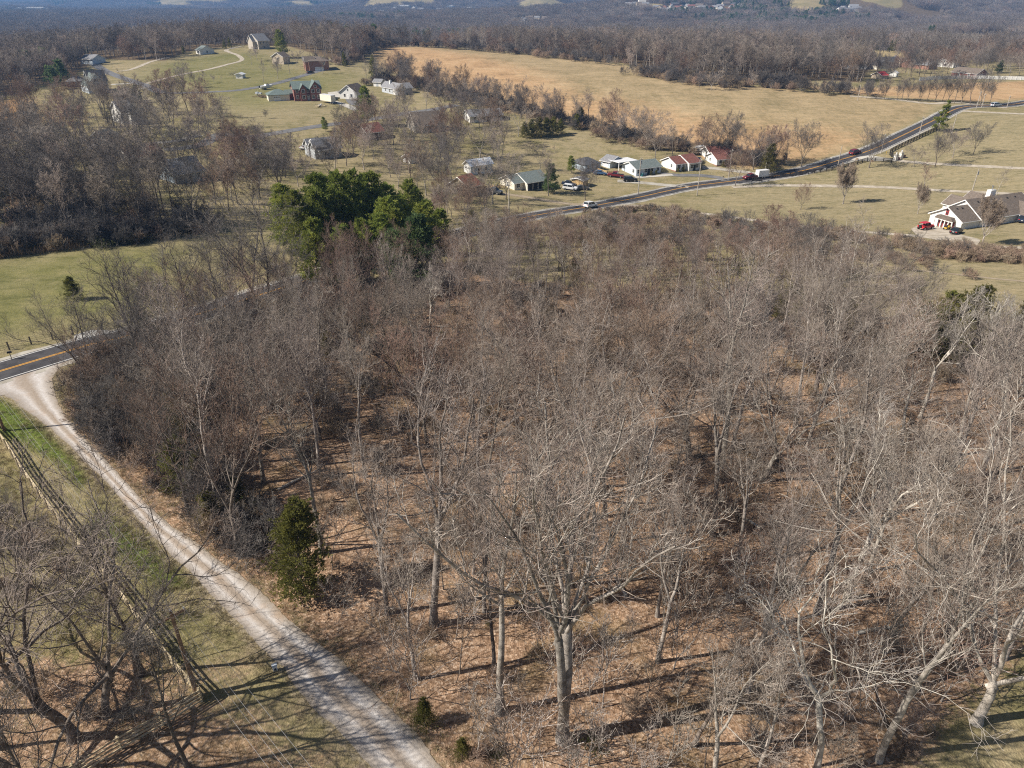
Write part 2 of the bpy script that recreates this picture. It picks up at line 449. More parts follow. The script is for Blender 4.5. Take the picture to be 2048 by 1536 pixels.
    verge = ramp(n_fine, (.35, (.17, .13, .075)), (.55, (.30, .25, .17)), (.75, (.40, .35, .27)))
    c = mix(math_('MULTIPLY', mask("verge", .8, .25, .62), .85), c, verge)
    # leaf litter: every fallen leaf its own cell
    vo = N.new("ShaderNodeTexVoronoi"); vo.inputs["Scale"].default_value = 6.5; vo.inputs["Randomness"].default_value = 1
    L.new(pos, vo.inputs["Vector"])
    sep = N.new("ShaderNodeSeparateColor"); L.new(vo.outputs["Color"], sep.inputs[0])
    leaf = ramp(sep.outputs[0], (0, (.10, .06, .037)), (.22, (.22, .135, .083)), (.5, (.36, .235, .152)), (.78, (.48, .33, .225)), (1, (.68, .53, .40)))
    lit2 = ramp(n_ft, (.3, (.13, .083, .052)), (.5, (.285, .185, .118)), (.7, (.44, .31, .21)))
    leaf = mix(.42, leaf, lit2)
    moss = ramp(n_ft, (.3, (.085, .075, .025)), (.7, (.19, .15, .065)))
    leaf = mix(math_('MULTIPLY', ramp(math_('ADD', math_('MULTIPLY', n_big, .5), math_('MULTIPLY', n_mid, .5)), (.5, (0, 0, 0)), (.64, (1, 1, 1))), .6), leaf, moss)
    drift = ramp(math_('ADD', math_('MULTIPLY', noise(.3, 5, .65, .5), .6), math_('MULTIPLY', n_fine, .4)), (.36, (.55, .52, .5)), (.5, (1, 1, 1)), (.64, (1.25, 1.22, 1.2)))
    ml = N.new("ShaderNodeMix"); ml.data_type = 'RGBA'; ml.blend_type = 'MULTIPLY'; ml.inputs[0].default_value = 1; L.new(leaf, ml.inputs[6]); L.new(drift, ml.inputs[7]); leaf = ml.outputs[2]
    c = mix(mask("litter", .9, .2), c, leaf)
    wood = ramp(n_mid, (.35, (.10, .072, .045)), (.65, (.19, .14, .085)))
    c = mix(mask("forest", .5, .2), c, wood)
    L.new(c, b.inputs["Base Color"])
    bp = N.new("ShaderNodeBump"); bp.inputs["Strength"].default_value = .7; bp.inputs["Distance"].default_value = .12
    L.new(math_('ADD', math_('MULTIPLY', vo.outputs["Distance"], .5), n_fine), bp.inputs["Height"]); L.new(bp.outputs[0], b.inputs["Normal"])
    return m

GROUND_MAT = ground_material()
GROUND = make_ground()

# ------------------------------------------------------------------ roads, drives, tracks
def strip(name, line, offs, mt, dz, kind='structure', label=None, jitter=0, parent=None, z_of=None):
    """ribbon along line (n,2); offs = lateral offsets of its columns"""
    T = np.gradient(line, axis=0); T /= np.linalg.norm(T, axis=1)[:, None] + 1e-9
    Nn = np.stack([-T[:, 1], T[:, 0]], 1)
    k = len(offs); V = []
    for q, o_ in enumerate(offs):
        oo = np.full(len(line), o_, float)
        if jitter and q in (0, k - 1):
            w = np.convolve(R.normal(0, 1, len(line) + 6), np.ones(5) / 5, 'same')[3:-3]
            oo = oo + jitter * w
        P = line + Nn * oo[:, None]
        V.append(np.stack([P[:, 0], P[:, 1], hgt(P[:, 0], P[:, 1]) + dz], 1))
    V = np.stack(V, 1).reshape(-1, 3)
    i = np.arange(len(line) - 1)[:, None] * k; j = np.arange(k - 1)[None]
    F = np.stack([i + j + 1, i + j, i + k + j, i + k + j + 1], -1).reshape(-1, 4)
    o = obj(name, new_mesh(name, V, F, mt, smooth=True), parent)
    if kind: setting(o, kind, label)
    return o

M_ASPH = mat("asphalt", (.042, .040, .043), (.075, .071, .073), .8, .85, 6, bump=.3, bscale=20)
M_ASPH2 = mat("old_asphalt", (.12, .12, .125), (.19, .185, .185), .5, .9, 6)
M_WHITE = mat("road_white_paint", (.62, .61, .58), (.78, .77, .74), 1.5, .7)
M_YEL = mat("road_yellow_paint", (.62, .30, .04), (.74, .39, .07), 1.5, .7)
M_CONC = mat("concrete", (.42, .39, .34), (.55, .52, .46), .6, .9, 5)
M_TRACK = mat("gravel_track", (.33, .28, .21), (.50, .44, .36), .6, .95, 6)
M_DIRT = mat("dirt_track", (.27, .21, .14), (.38, .31, .22), .6, .95, 6)
M_SHLD = mat("gravel_shoulder", (.30, .27, .22), (.46, .43, .37), .5, .95, 6)

strip("road_shoulder", HIGHWAY, [-4.3, -2.2, 0, 2.2, 4.2], M_SHLD, .03, jitter=.5, label="pale gravel shoulder of the two-lane road")
strip("road", HIGHWAY, [-3.35, -1.7, 0, 1.7, 3.35], M_ASPH, .06, label="dark two-lane asphalt road")
def marking(off, w, mt, lab):
    o = strip("road_marking", HIGHWAY, [off - w / 2, off + w / 2], mt, .068, label=lab)
for s in (-1, 1):
    marking(3.02 * s, .16, M_WHITE, "solid white edge line of the road")
marking(-.15, .15, M_YEL, "double yellow centre line of the road"); marking(.15, .15, M_YEL, "double yellow centre line of the road")

def gravel_material():
    m = bpy.data.materials.new("drive_gravel"); m.use_nodes = True
    nt = m.node_tree; N = nt.nodes; L = nt.links; b = N["Principled BSDF"]; b.inputs["Roughness"].default_value = .95; b.inputs["Specular IOR Level"].default_value = .1
    uv = N.new("ShaderNodeAttribute"); uv.attribute_name = "across"
    geo = N.new("ShaderNodeNewGeometry")
    def nz(s, d=4):
        n = N.new("ShaderNodeTexNoise"); n.inputs["Scale"].default_value = s; n.inputs["Detail"].default_value = d; n.inputs["Roughness"].default_value = .65
        L.new(geo.outputs["Position"], n.inputs["Vector"]); return n.outputs["Fac"]
    def mth(op, a, b_):
        n = N.new("ShaderNodeMath"); n.operation = op
        for k, v in enumerate((a, b_)):
            if isinstance(v, (int, float)): n.inputs[k].default_value = v
            else: L.new(v, n.inputs[k])
        return n.outputs[0]
    # wheel ruts run along the drive: pale packed stone in the ruts, tan dirt between them
    u = mth('ADD', uv.outputs["Fac"], mth('MULTIPLY', mth('SUBTRACT', nz(.25), .5), .16))
    cr = N.new("ShaderNodeValToRGB"); e = cr.color_ramp.elements
    st = [(0, (.34, .30, .25)), (.13, (.44, .40, .36)), (.27, (.60, .57, .54)), (.40, (.42, .36, .30)), (.52, (.38, .32, .26)), (.68, (.64, .615, .59)), (.84, (.46, .42, .375)), (1, (.34, .29, .23))]
    while len(e) < len(st): e.new(.5)
    for k, (p, c) in enumerate(st): e[k].position = p; e[k].color = (*c, 1)
    L.new(u, cr.inputs[0])
    sp = N.new("ShaderNodeValToRGB"); sp.color_ramp.elements[0].position = .3; sp.color_ramp.elements[1].position = .72
    sp.color_ramp.elements[0].color = (.62, .58, .54, 1); sp.color_ramp.elements[1].color = (1.12, 1.12, 1.14, 1)
    L.new(mth('ADD', mth('MULTIPLY', nz(3, 5), .5), mth('MULTIPLY', nz(14, 4), .5)), sp.inputs[0])
    mx = N.new("ShaderNodeMix"); mx.data_type = 'RGBA'; mx.blend_type = 'MULTIPLY'; mx.inputs[0].default_value = 1
    L.new(cr.outputs[0], mx.inputs[6]); L.new(sp.outputs[0], mx.inputs[7]); 
    pk = N.new("ShaderNodeValToRGB"); pk.color_ramp.elements[0].position = .56; pk.color_ramp.elements[1].position = .68
    pk.color_ramp.elements[0].color = (0, 0, 0, 1); pk.color_ramp.elements[1].color = (.4, .4, .4, 1)
    L.new(nz(.35, 5), pk.inputs[0])
    m2 = N.new("ShaderNodeMix"); m2.data_type = 'RGBA'; m2.inputs[7].default_value = (.40, .27, .17, 1)
    L.new(pk.outputs[0], m2.inputs[0]); L.new(mx.outputs[2], m2.inputs[6]); L.new(m2.outputs[2], b.inputs["Base Color"])
    bp = N.new("ShaderNodeBump"); bp.inputs["Strength"].default_value = .5; bp.inputs["Distance"].default_value = .05
    L.new(nz(12, 4), bp.inputs["Height"]); L.new(bp.outputs[0], b.inputs["Normal"])
    return m
M_GRAVEL = gravel_material()
def make_drive():
    k = 25
    t = np.linspace(0, 1, k)
    n = len(DRIVE_L)
    wob = lambda: np.convolve(R.normal(0, 1, n + 10), np.ones(4) / 4, 'same')[5:-5] * .035 + np.convolve(R.normal(0, 1, n + 30), np.ones(14) / 14, 'same')[15:-15] * .10
    a, b_ = wob(), 1 + wob()
    T = a[:, None] + (b_ - a)[:, None] * t[None]
    P = DRIVE_L[:, None] * (1 - T)[..., None] + DRIVE_R[:, None] * T[..., None]
    z = hgt(P[..., 0], P[..., 1]) + .035 - .03 * (np.exp(-((t - .27) / .07) ** 2) + np.exp(-((t - .7) / .07) ** 2))[None] * .6
    V = np.concatenate([P, z[..., None]], -1).reshape(-1, 3)
    i = np.arange(n - 1)[:, None] * k; j = np.arange(k - 1)[None]
    F = np.stack([i + j, i + j + 1, i + k + j + 1, i + k + j], -1).reshape(-1, 4)
    me = new_mesh("gravel_drive", V, F, M_GRAVEL, smooth=True)
    at = me.attributes.new("across", 'FLOAT', 'POINT'); at.data.foreach_set("value", np.tile(t, n).astype(np.float32))
    setting(obj("gravel_drive", me), label="pale gravel drive running diagonally beside the wood")
make_drive()

def path(name, px, w, mt, dz=.05, label=None, jit=.25):
    line = catmull(Gpoly(px), 2.0)
    return strip(name, line, [-w / 2, -w / 6, w / 6, w / 2], mt, dz, label=label, jitter=jit)
path("gravel_track", [(1464, 374), (1520, 371.5), (1560, 371), (1640, 372), (1720, 373), (1800, 376), (1920, 383), (2048, 389), (2200, 397)], 3.0, M_TRACK, label="pale track crossing the right lawn")
path("gravel_track", [(1724, 317), (1775, 318), (1830, 325), (1950, 332), (2048, 337), (2200, 343)], 3.0, M_TRACK, label="pale drive behind the gate pillars")
path("gravel_track", [(1210, 409), (1290, 413), (1345, 421), (1450, 433), (1580, 450), (1700, 462), (1850, 474), (1960, 492), (2060, 496), (2250, 500)], 3.2, M_TRACK, label="pale drive behind the brushy fencerow")
path("field_track", [(1560, 498), (1595, 503), (1700, 520), (1790, 535), (1900, 548), (2048, 563), (2300, 585)], 1.1, M_DIRT, .04, label="faint worn track across the field behind the wood")
path("road", [(2012, 216), (1960, 209), (1900, 205), (1860, 207), (1780, 198), (1700, 192)], 3.2, M_TRACK, .05, label="pale lane along the crest of the golden field")
path("road", [(1925, 222), (1960, 224), (2048, 228), (2250, 236)], 3.0, M_TRACK, .05, label="pale lane leaving the bend of the road")
path("street", [(180, 118), (192, 130), (219, 146), (260, 161), (294, 172), (320, 184), (355, 186), (420, 184), (480, 180), (547, 168), (600, 153), (640, 142), (672, 139)], 5.5, M_ASPH2, .06, label="grey street winding past the green knoll", jit=.1)
path("street", [(330, 300), (400, 290), (440, 268), (461, 271), (506, 273), (600, 258), (661, 249), (706, 244), (805, 228), (867, 219), (915, 210)], 5.0, M_ASPH2, .06, label="grey street below the dry slope", jit=.1)
path("farm_track", [(290, 168), (350, 152), (420, 138), (455, 129), (478, 123), (484, 118), (474, 110), (460, 105), (452, 101), (458, 98), (482, 93)], 3.0, M_TRACK, .06, label="pale farm drive winding up the green knoll")
path("farm_track", [(232, 143), (262, 139), (300, 124), (340, 114)], 3.2, M_TRACK, .06, label="pale drive below the green knoll")
path("driveway", [(665, 203), (690, 210), (715, 221), (740, 232)], 4.0, M_CONC, .06, label="concrete driveway beside the long white trailer", jit=0)
path("driveway", [(222, 169), (245, 168), (266, 166)], 3.6, M_CONC, .07, label="concrete driveway below the blue gabled house", jit=0)
path("driveway", [(240, 181), (262, 179), (292, 176)], 3.6, M_CONC, .07, label="concrete driveway of the hip-roofed brown house", jit=0)
path("driveway", [(1322, 348), (1356, 350.5), (1400, 351), (1440, 356), (1452, 362)], 3.4, M_ASPH2, .06, label="dark driveway in front of the maroon-roofed house", jit=.1)
path("driveway", [(1270, 355), (1300, 353), (1345, 349.5)], 2.2, M_CONC, .075, label="pale walk in front of the blue house", jit=0)
path("driveway", [(1405, 335), (1440, 338), (1500, 346), (1530, 353)], 3.4, M_SHLD, .06, label="gravel driveway of the last maroon-roofed house", jit=.2)
path("driveway", [(1235, 362), (1290, 366), (1340, 371), (1380, 374)], 3.2, M_SHLD, .06, label="gravel driveway of the blue house", jit=.2)
path("driveway", [(960, 380), (985, 385), (1030, 391), (1075, 398), (1130, 407), (1190, 412)], 3.2, M_DIRT, .06, label="dirt driveway of the cream house", jit=.3)
path("driveway", [(300, 286), (345, 283), (400, 270)], 3.2, M_CONC, .06, label="concrete driveway among the trees", jit=0)

def patch(name, px, mt, dz, label=None):
    pts = [G(*p) for p in px]
    P = catmull(np.array([(p.x, p.y) for p in pts + pts[:1]]), 1.2)[:-1]
    c = P.mean(0)
    V = [(c[0], c[1], float(hgt(*c)) + dz)]; F = []; n = len(P); K = 4
    for k in range(1, K + 1):
        Q = c + (P - c) * k / K
        V += [(q[0], q[1], float(hgt(q[0], q[1])) + dz) for q in Q]
    for i in range(n):
        F.append((0, 1 + i, 1 + (i + 1) % n))
        for k in range(K - 1):
            a = 1 + k * n
            F.append((a + i, a + n + i, a + n + (i + 1) % n, a + (i + 1) % n))
    o = obj(name, new_mesh(name, np.array(V), F, mt, smooth=True)); setting(o, 'structure', label)
    me = o.data
    return o
patch("parking_gravel", [(1822, 458), (1850, 446), (1885, 456), (1925, 470), (1960, 480), (1940, 492), (1880, 480), (1835, 470)], M_TRACK, .045, "pale gravel yard beside the white house")
patch("gate_apron", [(1702, 319), (1722, 313), (1745, 312), (1782, 318), (1778, 321), (1740, 322), (1712, 321)], M_CONC, .07, "pale paved apron in front of the gate pillars")
patch("gravel_pad", [(690, 198), (715, 200), (738, 206), (728, 212), (700, 209)], M_ASPH2, .05, "grey gravel pad beside the white cottage")
patch("gravel_pad", [(655, 185), (690, 182), (700, 190), (675, 195), (660, 193)], M_CONC, .05, "concrete pad beside the white cottage")
M_WATER = mat("pond_water", (.05, .07, .09), rough=.08, spec=.5)
patch("pond", [(1146, 118.6), (1156, 117.6), (1168, 118.2), (1174, 119.6), (1166, 121), (1152, 120.6)], M_WATER, .12, "small pond on the far edge of the golden field")
M_APRON = mat("white_gravel", (.42, .40, .37), (.58, .56, .53), 1.2, .95, 6)
patch("field_entrance", [(148, 672), (175, 662), (212, 660), (228, 668), (205, 676), (172, 684), (152, 686)], M_APRON, .05, "pale gravel field entrance across the road")
# ------------------------------------------------------------------ tree growing
PROTO = bpy.data.collections.new("tree_kinds")     # kinds are copied from here; it is not linked to the scene

def tubes(P, Rr, k):
    """P (N,S,3) polylines, Rr (N,S) radii -> verts, quads"""
    N_, S, _ = P.shape
    T = np.gradient(P, axis=1); T /= np.linalg.norm(T, axis=2, keepdims=True) + 1e-9
    ref = np.where(np.abs(T[..., 2:3]) > .85, np.array([1., 0, 0]), np.array([0, 0, 1.]))
    U = np.cross(T, ref); U /= np.linalg.norm(U, axis=2, keepdims=True) + 1e-9
    W = np.cross(T, U)
    a = np.arange(k) * 2 * np.pi / k
    V = P[:, :, None] + Rr[..., None, None] * (np.cos(a)[None, None, :, None] * U[:, :, None] + np.sin(a)[None, None, :, None] * W[:, :, None])
    base = (np.arange(N_) * S * k)[:, None, None] + (np.arange(S - 1) * k)[None, :, None]
    j = np.arange(k)[None, None]; j2 = (j + 1) % k
    F = np.stack([base + j, base + j2, base + k + j2, base + k + j], -1).reshape(-1, 4)
    return V.reshape(-1, 3), F

def join(parts):
    V = []; F = []; n = 0
    for v, f in parts:
        V.append(v); F.append(f + n); n += len(v)
    return np.concatenate(V), np.concatenate(F)

def poly_from(rng, p0, d0, L, S, trop, wig, r0, r1):
    N_ = len(p0)
    P = np.zeros((N_, S + 1, 3)); P[:, 0] = p0
    d = d0 / (np.linalg.norm(d0, axis=1, keepdims=True) + 1e-9)
    st = (L / S)[:, None]
    for s in range(S):
        d = d + rng.normal(0, wig, (N_, 3)) + np.array([0, 0, 1.]) * (trop if np.isscalar(trop) else trop[:, None])
        d /= np.linalg.norm(d, axis=1, keepdims=True) + 1e-9
        P[:, s + 1] = P[:, s] + d * st
    t = np.linspace(0, 1, S + 1)[None]
    return P, r0[:, None] + (r1 - r0)[:, None] * t ** .8

def sprout(rng, P, Rr, n, t0, ang, ratio, S, trop, wig, taper=.6, rmax=None, rmin=.006, plen=None, shape=.6, tip=False):
    N_, S1, _ = P.shape
    seg = np.linalg.norm(np.diff(P, axis=1), axis=2).sum(1)
    t = t0 + (1 - t0) * (np.arange(n)[None] + rng.uniform(0, 1, (N_, n))) / n
    t = np.clip(t, 0, .999)
    f = t * (S1 - 1); i = f.astype(int); w = (f - i)[..., None]
    ar = np.arange(N_)[:, None]
    pos = P[ar, i] * (1 - w) + P[ar, i + 1] * w
    T = P[ar, i + 1] - P[ar, i]; T /= np.linalg.norm(T, axis=2, keepdims=True) + 1e-9
    rp = Rr[ar, i] * (1 - w[..., 0]) + Rr[ar, i + 1] * w[..., 0]
    ref = np.where(np.abs(T[..., 2:3]) > .9, np.array([1., 0, 0]), np.array([0, 0, 1.]))
    U = np.cross(T, ref); U /= np.linalg.norm(U, axis=2, keepdims=True) + 1e-9
    W = np.cross(T, U)
    ph = (np.arange(n)[None] * 2.4 + rng.uniform(0, 6.28, (N_, 1)) + rng.normal(0, .5, (N_, n)))[..., None]
    a = np.radians(rng.uniform(ang[0], ang[1], (N_, n)))[..., None]
    d = np.cos(a) * T + np.sin(a) * (np.cos(ph) * U + np.sin(ph) * W)
    L = seg[:, None] * ratio * (1 + shape * (.5 - t)) * rng.uniform(.7, 1.25, (N_, n))
    r0 = np.maximum(rp * taper, rmin)
    if rmax: r0 = np.minimum(r0, rmax)
    r1 = np.maximum(r0 * .25, rmin * .6)
    q = lambda v: v.reshape(-1, *v.shape[2:])
    return poly_from(rng, q(pos), q(d), q(L), S, trop, wig, q(r0), q(r1))

def bare_tree(name, seed, H, tr, stems, clear, limbs, br, sub, tw, mats, lean=.0, fork=(18, 34), limb_ang=(30, 55), limb_len=.34, trop=.10, wig=.13,
              rmin=.007, k=(9, 6, 4, 3, 3), twr=.55, cat='tree', drop=False, bl=.48, crook=.05, lt0=.14):
    """H height; stems: number of leaders; clear: height share of the branchless trunk; then counts per level"""
    rng = np.random.default_rng(seed)
    # level 0: bole, splitting into leaders
    d0 = np.array([[lean * rng.normal(), lean * rng.normal(), 1.0]])
    lv0 = []
    if stems == 1:
        P0, R0 = poly_from(rng, np.zeros((1, 3)), d0, np.array([H * .93]), 12, .03, crook, np.array([tr]), np.array([tr * .14]))
        lead_t0 = clear; bole = []
    else:
        cb = H * clear
        Pb, Rb = poly_from(rng, np.zeros((1, 3)), d0, np.array([cb]), 6, .03, crook * .8, np.array([tr]), np.array([tr * .8]))
        tip = Pb[:, -1:] + (Pb[:, -1:] - Pb[:, -2:-1]) / np.linalg.norm(Pb[:, -1:] - Pb[:, -2:-1], axis=2, keepdims=True) * tr * np.array([.5, 1.1])[None, :, None]
        bole = [(np.concatenate([Pb, tip], 1), np.concatenate([Rb, Rb[:, -1:] * .72, Rb[:, -1:] * .15], 1))]
        ph = np.arange(stems) * 6.283 / stems + rng.normal(0, .35, stems)
        a = np.radians(rng.uniform(*fork, stems))
        d = np.stack([np.sin(a) * np.cos(ph), np.sin(a) * np.sin(ph), np.cos(a)], 1)
        P0, R0 = poly_from(rng, np.repeat(Pb[:, -1], stems, 0) - d * tr * 1.5, d, np.full(stems, (H - cb) / np.cos(a).mean() * .95) * rng.uniform(.8, 1.06, stems), 9, .045, crook * 1.9,
                           np.full(stems, tr * (.92 / stems ** .42)) * rng.uniform(.8, 1.1, stems), np.full(stems, tr * .11))
        lead_t0 = lt0
    # root flare
    (bole[0] if bole else (P0, R0))[1][:, 0] *= 1.35
    P1, R1 = sprout(rng, P0, R0, limbs, lead_t0, limb_ang, limb_len, 7, trop, wig, .55, rmin=.02, shape=1.1)
    P2, R2 = sprout(rng, P1, R1, br, .18, (30, 58), bl, 5, trop * 1.2, wig * 1.15, .66, rmin=max(.021, rmin))
    extra = [sprout(rng, P0, R0, max(3, br), .55, (25, 55), .12, 4, trop, wig, .4, rmax=.04, rmin=.012)]
    P3, R3 = sprout(rng, P2, R2, sub, .15, (28, 60), .5, 3, trop * 1.2, wig * 1.2, .7, rmax=.03, rmin=rmin * 1.3)
    parts_t = [tubes(p, r, k[0]) for p, r in bole] + [tubes(P0, R0, k[0]), tubes(P1, R1, k[1]), tubes(P2, R2, k[2])]
    parts_c = [tubes(p, r, k[2]) for p, r in extra] + [tubes(P3, R3, k[3])]
    if tw:
        P4, R4 = sprout(rng, P3, R3, tw, .2, (25, 60), twr, 2, trop * .7, .2, .7, rmax=.014, rmin=rmin)
        parts_c.append(tubes(P4, R4, k[4]))
        P5, R5 = sprout(rng, P1, R1, br + 2, .3, (30, 70), .16, 3, trop, wig * 1.3, .5, rmax=.02, rmin=rmin)
        parts_c.append(tubes(P5, R5, k[4]))
    root = empty(name, col=PROTO)
    v, f = join(parts_t); obj("trunk", new_mesh("trunk", v, f, mats[0], smooth=True), root, PROTO)
    v, f = join(parts_c); obj("crown", new_mesh("crown", v, f, mats[1], smooth=True), root, PROTO)
    root["category"] = cat; root["hh"] = H
    return root

def leaf_faces(rng, C, D, size, n, spread, w=.35):
    """n narrow sprays per clump centre C, pointing roughly along D"""
    N_ = len(C)
    d = D[:, None] + rng.normal(0, spread, (N_, n, 3)); d /= np.linalg.norm(d, axis=2, keepdims=True) + 1e-9
    s = (size if np.isscalar(size) else size[:, None]) * rng.uniform(.6, 1.3, (N_, n))
    p = C[:, None] + rng.normal(0, .25, (N_, n, 3)) * s[..., None]
    q = np.cross(d, rng.normal(0, 1, (N_, n, 3))); q /= np.linalg.norm(q, axis=2, keepdims=True) + 1e-9
    e = p + d * s[..., None]; m_ = p + d * s[..., None] * .45
    V = np.stack([p, m_ + q * (s * w)[..., None] * .5, e, m_ - q * (s * w)[..., None] * .5], 2).reshape(-1, 3)
    F = np.arange(N_ * n * 4).reshape(-1, 4)
    return V, F

def evergreen(name, seed, H, tr, base, rad_fn, nlimb, npl, size, nleaf, mats, droop=-.05, up=.4, spread=.6, stems=1, cat='tree', w=.35):
    """conifer: trunk, whorled limbs inside the outline rad_fn(t), needle sprays along the outer limbs"""
    rng = np.random.default_rng(seed)
    P0, R0 = poly_from(rng, np.zeros((1, 3)), np.array([[rng.normal(0, .02), rng.normal(0, .02), 1]]), np.array([H]), 10, .05, .025, np.array([tr]), np.array([tr * .08]))
    t = np.sort(rng.uniform(base, .985, nlimb)); 
    ph = np.arange(nlimb) * 2.4 + rng.normal(0, .4, nlimb)
    tt = (t - base) / (1 - base)
    L = np.array([rad_fn(v) for v in tt]) * rng.uniform(.62, 1.15, nlimb) + .15
    f = t * 10; i = f.astype(int); wv = (f - i)[:, None]
    p = P0[0, i] * (1 - wv) + P0[0, i + 1] * wv
    el = droop + up * tt + rng.normal(0, .12, nlimb)
    d = np.stack([np.cos(ph), np.sin(ph), el], 1)
    P1, R1 = poly_from(rng, p, d, L, 5, .03, .07, np.maximum(tr * .32 * (1 - tt * .8), .015), np.full(nlimb, .008))
    ti = rng.uniform(.25, 1.0, (nlimb, npl)) ** .75
    f = np.clip(ti * 5, 0, 4.999); i = f.astype(int); wv = (f - i)[..., None]
    ar = np.arange(nlimb)[:, None]
    C = P1[ar, i] * (1 - wv) + P1[ar, i + 1] * wv
    dd = P1[ar, i + 1] - P1[ar, i]; dd /= np.linalg.norm(dd, axis=2, keepdims=True)
    C = C + rng.normal(0, .16, C.shape) * L[:, None, None] * np.array([1, 1, .55])
    V, F = leaf_faces(rng, C.reshape(-1, 3), dd.reshape(-1, 3) + np.array([0, 0, .45]), size, nleaf, spread, w)
    root = empty(name, col=PROTO)
    v, f = join([tubes(P0, R0, 8), tubes(P1, R1, 4)]); obj("trunk", new_mesh("trunk", v, f, mats[0], smooth=True), root, PROTO)
    obj("crown", new_mesh("crown", V, F, mats[1]), root, PROTO)
    root["category"] = cat; root["hh"] = H
    return root

M_BARK = mat("grey_bark", (.185, .162, .14), (.44, .395, .348), 2.2, .95, 6, objvar=.30, bump=.5, bscale=14)
M_BARKD = mat("dark_bark", (.10, .083, .07), (.25, .21, .175), 2.2, .95, 6, objvar=.25, bump=.5, bscale=14)
M_BARKW = mat("pale_bark", (.26, .23, .19), (.62, .58, .51), 1.3, .9, 5, objvar=.1, bump=.3)
M_TWIG = mat("grey_twigs", (.225, .182, .15), (.395, .33, .282), .5, .95, 3, objvar=.28)
M_TWIGD = mat("dark_twigs", (.105, .094, .088), (.21, .19, .176), .5, .95, 3, objvar=.28)
M_TWIGR = mat("red_twigs", (.20, .13, .095), (.34, .235, .18), .5, .95, 3, objvar=.25)
M_TWIGT = mat("tan_twigs", (.27, .20, .14), (.42, .34, .26), .5, .95, 3, objvar=.15)
M_TWIGW = mat("pale_twigs", (.28, .24, .21), (.46, .42, .38), .5, .95, 3, objvar=.15)
M_BRUSH = mat("brush_twigs", (.25, .185, .13), (.44, .34, .25), .5, .95, 3, objvar=.35)
M_PINE = mat("pine_needles", (.13, .18, .035), (.34, .36, .075), .55, .75, 4, objvar=.25, stops=(.3, .7))
M_PINEB = mat("blue_pine_needles", (.075, .125, .045), (.18, .24, .095), .55, .75, 4, objvar=.15, stops=(.3, .7))
M_CEDAR = mat("cedar_foliage", (.10, .105, .028), (.27, .25, .068), .9, .8, 4, objvar=.3, stops=(.3, .7))
M_IVY = mat("green_vine_leaves", (.05, .06, .018), (.12, .125, .04), .9, .8, 4, objvar=.3)
def let_light_through(m, k):
    """thin foliage passes part of the sun"""
    nt = m.node_tree; b = nt.nodes["Principled BSDF"]; out = nt.nodes["Material Output"]
    t = nt.nodes.new("ShaderNodeBsdfTranslucent"); mx = nt.nodes.new("ShaderNodeMixShader"); mx.inputs[0].default_value = k
    nt.links.new(b.inputs["Base Color"].links[0].from_socket, t.inputs["Color"])
    nt.links.new(b.outputs[0], mx.inputs[1]); nt.links.new(t.outputs[0], mx.inputs[2]); nt.links.new(mx.outputs[0], out.inputs["Surface"])
for m_ in (M_PINE, M_PINEB, M_CEDAR, M_IVY): let_light_through(m_, .45)
GB = (M_BARK, M_TWIG); DB = (M_BARKD, M_TWIGD)

# kinds for the near wood
T_TALL = [bare_tree("bare_tree", 11, 22, .27, 1, .42, 15, 6, 6, 2, GB, limb_len=.30, trop=.13, wig=.14),
          bare_tree("bare_tree", 12, 21, .25, 3, .42, 8, 6, 5, 2, GB, limb_len=.36, trop=.12, fork=(8, 20)),
          bare_tree("bare_tree", 13, 22, .24, 2, .38, 10, 6, 5, 2, GB, limb_len=.34, trop=.13, fork=(8, 18)),
          bare_tree("bare_tree", 14, 20, .22, 1, .50, 13, 6, 6, 2, (M_BARKD, M_TWIG), limb_len=.30, trop=.15, wig=.16)]
T_RED = [bare_tree("bare_tree", 21, 14, .17, 3, .22, 9, 7, 6, 2, (M_BARKD, M_TWIGR), limb_len=.38, trop=.14, fork=(14, 30)),
         bare_tree("bare_tree", 22, 13, .15, 1, .30, 15, 7, 6, 2, (M_BARK, M_TWIGR), limb_len=.34, trop=.16, lean=.08)]
T_SPREAD = [bare_tree("bare_tree", 31, 20, .28, 5, .18, 8, 7, 7, 2, GB, limb_len=.40, trop=.08, fork=(18, 42), wig=.17, crook=.09),
            bare_tree("bare_tree", 32, 17, .30, 4, .22, 8, 7, 7, 2, (M_BARKD, M_TWIG), limb_len=.42, trop=.07, fork=(22, 46), wig=.19, crook=.10)]
T_HERO = bare_tree("bare_tree", 41, 25, .34, 7, .36, 7, 5, 5, 2, GB, limb_len=.30, trop=.17, fork=(7, 27), wig=.14, crook=.06, limb_ang=(18, 32), lt0=.28)
T_PALE = [bare_tree("bare_tree", 51, 18, .22, 3, .36, 8, 6, 6, 4, (M_BARKW, M_TWIGW), limb_len=.34, trop=.15, fork=(8, 24), wig=.16, crook=.07),
          bare_tree("sycamore_tree", 52, 15, .22, 3, .42, 7, 6, 6, 2, (M_BARKW, M_TWIGW), limb_len=.40, trop=.05, fork=(25, 62), wig=.24, crook=.13)]
T_DARK = [bare_tree("bare_tree", 61, 18, .26, 4, .26, 8, 7, 6, 2, DB, limb_len=.40, trop=.10, fork=(16, 38), wig=.16, crook=.08),
          bare_tree("bare_tree", 62, 17, .22, 1, .30, 15, 7, 6, 2, DB, limb_len=.36, trop=.12, wig=.16)]
